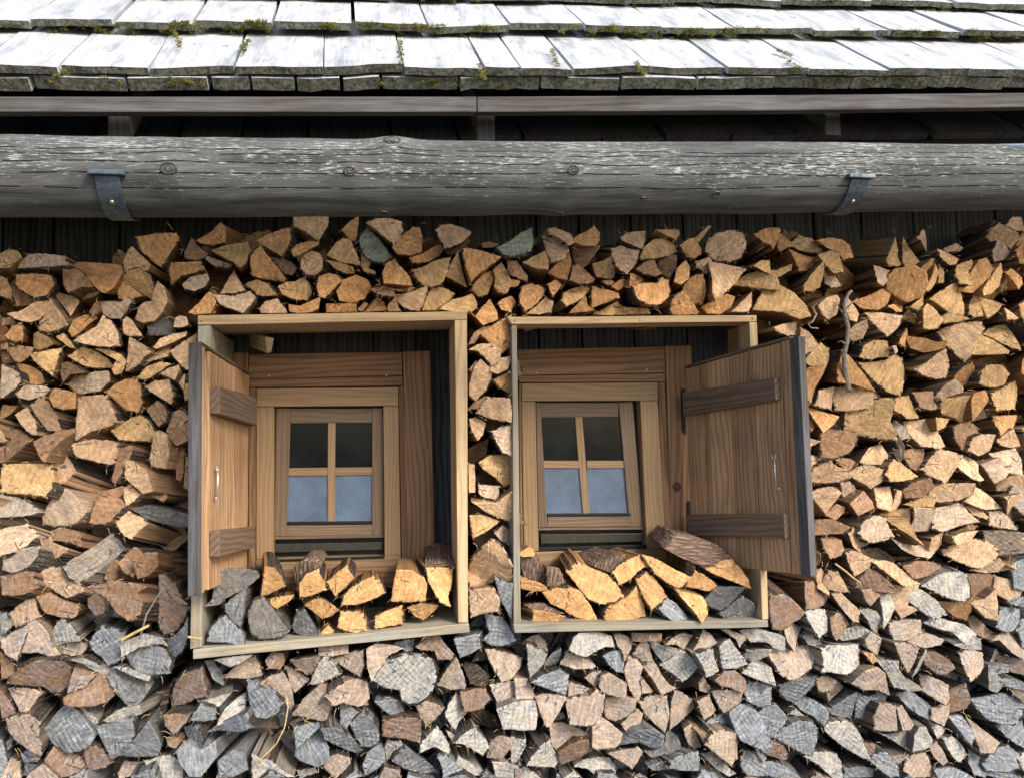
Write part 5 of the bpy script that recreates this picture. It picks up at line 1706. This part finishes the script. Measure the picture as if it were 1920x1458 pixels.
scatter(-760, 2700, 400, 2330, 70, lambda x, y: y > top_y(x) + 20 and not inframe(x, y) and not free_zone(x, y) and P(x, y, 0).z > .03, code_at, lambda: rnd.uniform(-.03, .03), 38, .2)
me = rest.mesh('firewood_pile', LM)
fp = bpy.data.objects.new('firewood_pile', me); C.objects.link(fp)
tag(fp, 'smaller and half hidden split logs filling the stack between the larger ones', 'log', 'firewood logs stacked against the cabin', 'stuff')
print('LOGS', len(logs), 'solo', nsolo, 'rest tris', len(rest.f))
# ============================================================ SMALL THINGS
# twig hanging on the pile at the right
M_TWIG = flat('twig_bark', (.26, .22, .18), .9, 0, 120, .5, .002)
M_STRAW = flat('straw', (.50, .36, .17), .8, 0, 200, .3)
def twig(name, pts, r0, r1, label, mat, cat='branch', Y=-.05, side=()):
    mb = MB(); w = []; n = len(pts)
    for i, (x, y) in enumerate(pts): w.append(P(x, y, Y + .012 * math.sin(i * 1.7)))
    tube(mb, w, [r0 + (r1 - r0) * i / (n - 1) for i in range(n)], 8, ragged=.15)
    for s in side:
        tube(mb, [P(x, y, Y + .01 * i) for i, (x, y) in enumerate(s)], [r0 * .45 * (1 - .25 * i) for i in range(len(s))], 6, ragged=.2)
    o = add(name, mb.mesh(name, [mat])); tag(o, label, cat); return o
twig('dry_branch', [(1592, 734), (1588, 715), (1584, 690), (1583, 665), (1588, 640), (1590, 615), (1584, 590), (1583, 570), (1590, 552), (1597, 545)], .0105, .006,
     'dead knobbly twig hanging down over the logs right of the shutter', M_TWIG,
     side=([(1588, 600), (1578, 585), (1572, 574)], [(1586, 580), (1598, 568), (1608, 560)], [(1585, 645), (1578, 640), (1570, 642)]))
twig('dry_branch', [(1523, 575), (1530, 590), (1524, 603), (1515, 608), (1521, 615), (1534, 616)], .004, .003, 'thin crooked twig beside the top corner of the right box', M_TWIG, Y=-.05)
twig('wood_splinter', [(226, 1200), (240, 1192), (255, 1184), (279, 1172)], .0065, .004, 'bright orange wood splinter lying across the grey logs at lower left', M_STRAW, 'splinter')
twig('wood_splinter', [(352, 1193), (365, 1195), (378, 1196)], .0035, .003, 'short pale splinter poking out at the foot of the left box', M_STRAW, 'splinter', Y=-.07)
twig('wood_splinter', [(1566, 1056), (1585, 1070), (1600, 1083), (1614, 1092)], .004, .003, 'thin straight tan stick right below the right shutter', M_STRAW, 'splinter')
twig('bark_strip', [(480, 1430), (500, 1412), (519, 1392), (534, 1362), (540, 1325), (536, 1300)], .0035, .0015, 'long pale curling bark strip under the left window', M_STRAW, 'bark strip')
twig('bark_strip', [(262, 1196), (275, 1150), (300, 1110), (318, 1095), (326, 1116), (352, 1132)], .0035, .0015, 'torn grey bark fibres left of the foot of the left box', M_TWIG, 'bark strip', Y=-.05)

# loose fibres and shavings caught in the stack
mb = MB()
for _ in range(1500):
    l = rnd.choice(logs)
    if l['box'] and rnd.random() < .5: continue
    i = rnd.randrange(len(l['p'])); (x, y) = l['p'][i]
    p = P(x + rnd.gauss(0, 5), y + rnd.gauss(0, 5), -.028 if not l['box'] else .0); L_ = abs(rnd.gauss(0, .016)) + .006
    d = Vector((rnd.uniform(-1, 1), rnd.uniform(-.5, .3), rnd.uniform(-1, .5))).normalized()
    k = d.cross(Vector((0, 1, 0))).normalized() * .0007
    mid_ = p + d * L_ * .5 + Vector((0, 0, .15 * L_)); b_ = len(mb.v)
    mb.v += [p - k, p + k, mid_ - k, mid_ + k, p + d * L_]
    mb.face([b_, b_ + 1, b_ + 3, b_ + 2]); mb.face([b_ + 2, b_ + 3, b_ + 4])
tag(add('wood_fibres', mb.mesh('wood_fibres', [M_STRAW])), 'thin loose wood fibres and splinters caught between the logs', 'wood fibres', kind='stuff')

# moss in the roof joints
def moss_mat():
    m = NT('moss', .95, .1); n1 = m.noise(m.pos(), 45, 4, .7); n2 = m.noise(m.pos(), 9, 2)
    return m.done(m.mix(m.ramp(n2, .4, .6), m.mix(m.ramp(n1, .35, .65), (.05, .065, .012), (.17, .17, .035)), m.mix(m.ramp(n1, .35, .65), (.09, .10, .03), (.24, .22, .05))))
mb = MB()
def clump(c, r, up, n):
    for _ in range(n):
        d = Vector((rnd.gauss(0, 1), rnd.gauss(0, 1), rnd.gauss(0, 1))).normalized()
        if d.dot(up) < -.2: d = -d
        p = c + Vector((d.x * r * 1.5, d.y * r * .8, d.z * r * .8)) * rnd.uniform(.3, 1)
        t = d.orthogonal().normalized() * rnd.uniform(.0012, .003); s = rnd.uniform(.004, .009)
        b_ = len(mb.v); mb.v += [p - t, p + t, p + d * s + Vector((rnd.uniform(-1, 1), 0, rnd.uniform(-1, 1))) * .002]; mb.face([b_, b_ + 1, b_ + 2])
def roofp(x, s, h): return RF(x - US.x * s) + US * s + UN * h
spots = [(313, 70, 1.), (335, 68, .7), (460, 66, 1.2), (480, 66, 1.), (610, 66, 1.), (625, 68, 1.), (665, 17, 1.2), (678, 67, 1.6), (730, 70, .8), (755, 72, .8), (800, 71, .9), (835, 72, .7), (921, 70, 1.5), (985, 8, 1.), (1150, 7, 1.3), (1170, 71, 1.4), (1205, 70, 1.2), (1140, 74, 1.), (1310, 70, 1.3), (1325, 68, 1.2), (1380, 68, 1.4), (1392, 69, 1.3), (1440, 72, .9), (1525, 10, 1.5), (1540, 12, 1.), (1555, 24, .8), (1615, 62, 1.), (1690, 68, 1.4), (1720, 66, 1.3), (1745, 67, 1.5), (1770, 69, 1.), (1835, 68, 1.3), (1885, 66, .8), (800, 58, .8), (1080, 78, .6)]
for px, py, r in spots:
    s_ = s_b if py > 40 else s_c
    x = on_roof(px, py, .04).x
    for _ in range(3): clump(roofp(x + rnd.gauss(0, .02), s_ - .012 + rnd.uniform(-.01, .006), .040 + rnd.uniform(-.012, .008) + (.03 if py < 40 else 0)), .013 * r, UN, int(70 * r))
for s_, h in ((s_b, .034), (s_c, .062), (s_a, -.005)):          # sparse growth all along the butts
    for _ in range(420 if s_ == s_b else 260):
        x = rnd.uniform(-2.6, 3.6)
        if noise.noise(Vector((x * 2.3, s_, 0))) > -.02: clump(roofp(x, s_ - .004, h + rnd.uniform(-.026, .0)), rnd.uniform(.003, .010), UN, 24)
for px, y0, y1 in ((118, 137, 146), (332, 90, 60), (752, 80, 120), (905, 122, 150), (1040, 95, 125), (1200, 118, 140), (1468, 95, 105), (1490, 115, 132), (1190, 28, 56), (925, 20, 40), (1500, 28, 40), (460, 78, 100)):
    for k in range(9):
        q = on_roof(px + rnd.gauss(0, 2) + (k - 4) * (px - 700) * .004, y0 + (y1 - y0) * k / 8, .03); clump(q, .0055, UN, 22)
tag(add('moss', mb.mesh('moss', [moss_mat()])), 'yellow green moss growing along the shingle joints', 'moss', kind='stuff')
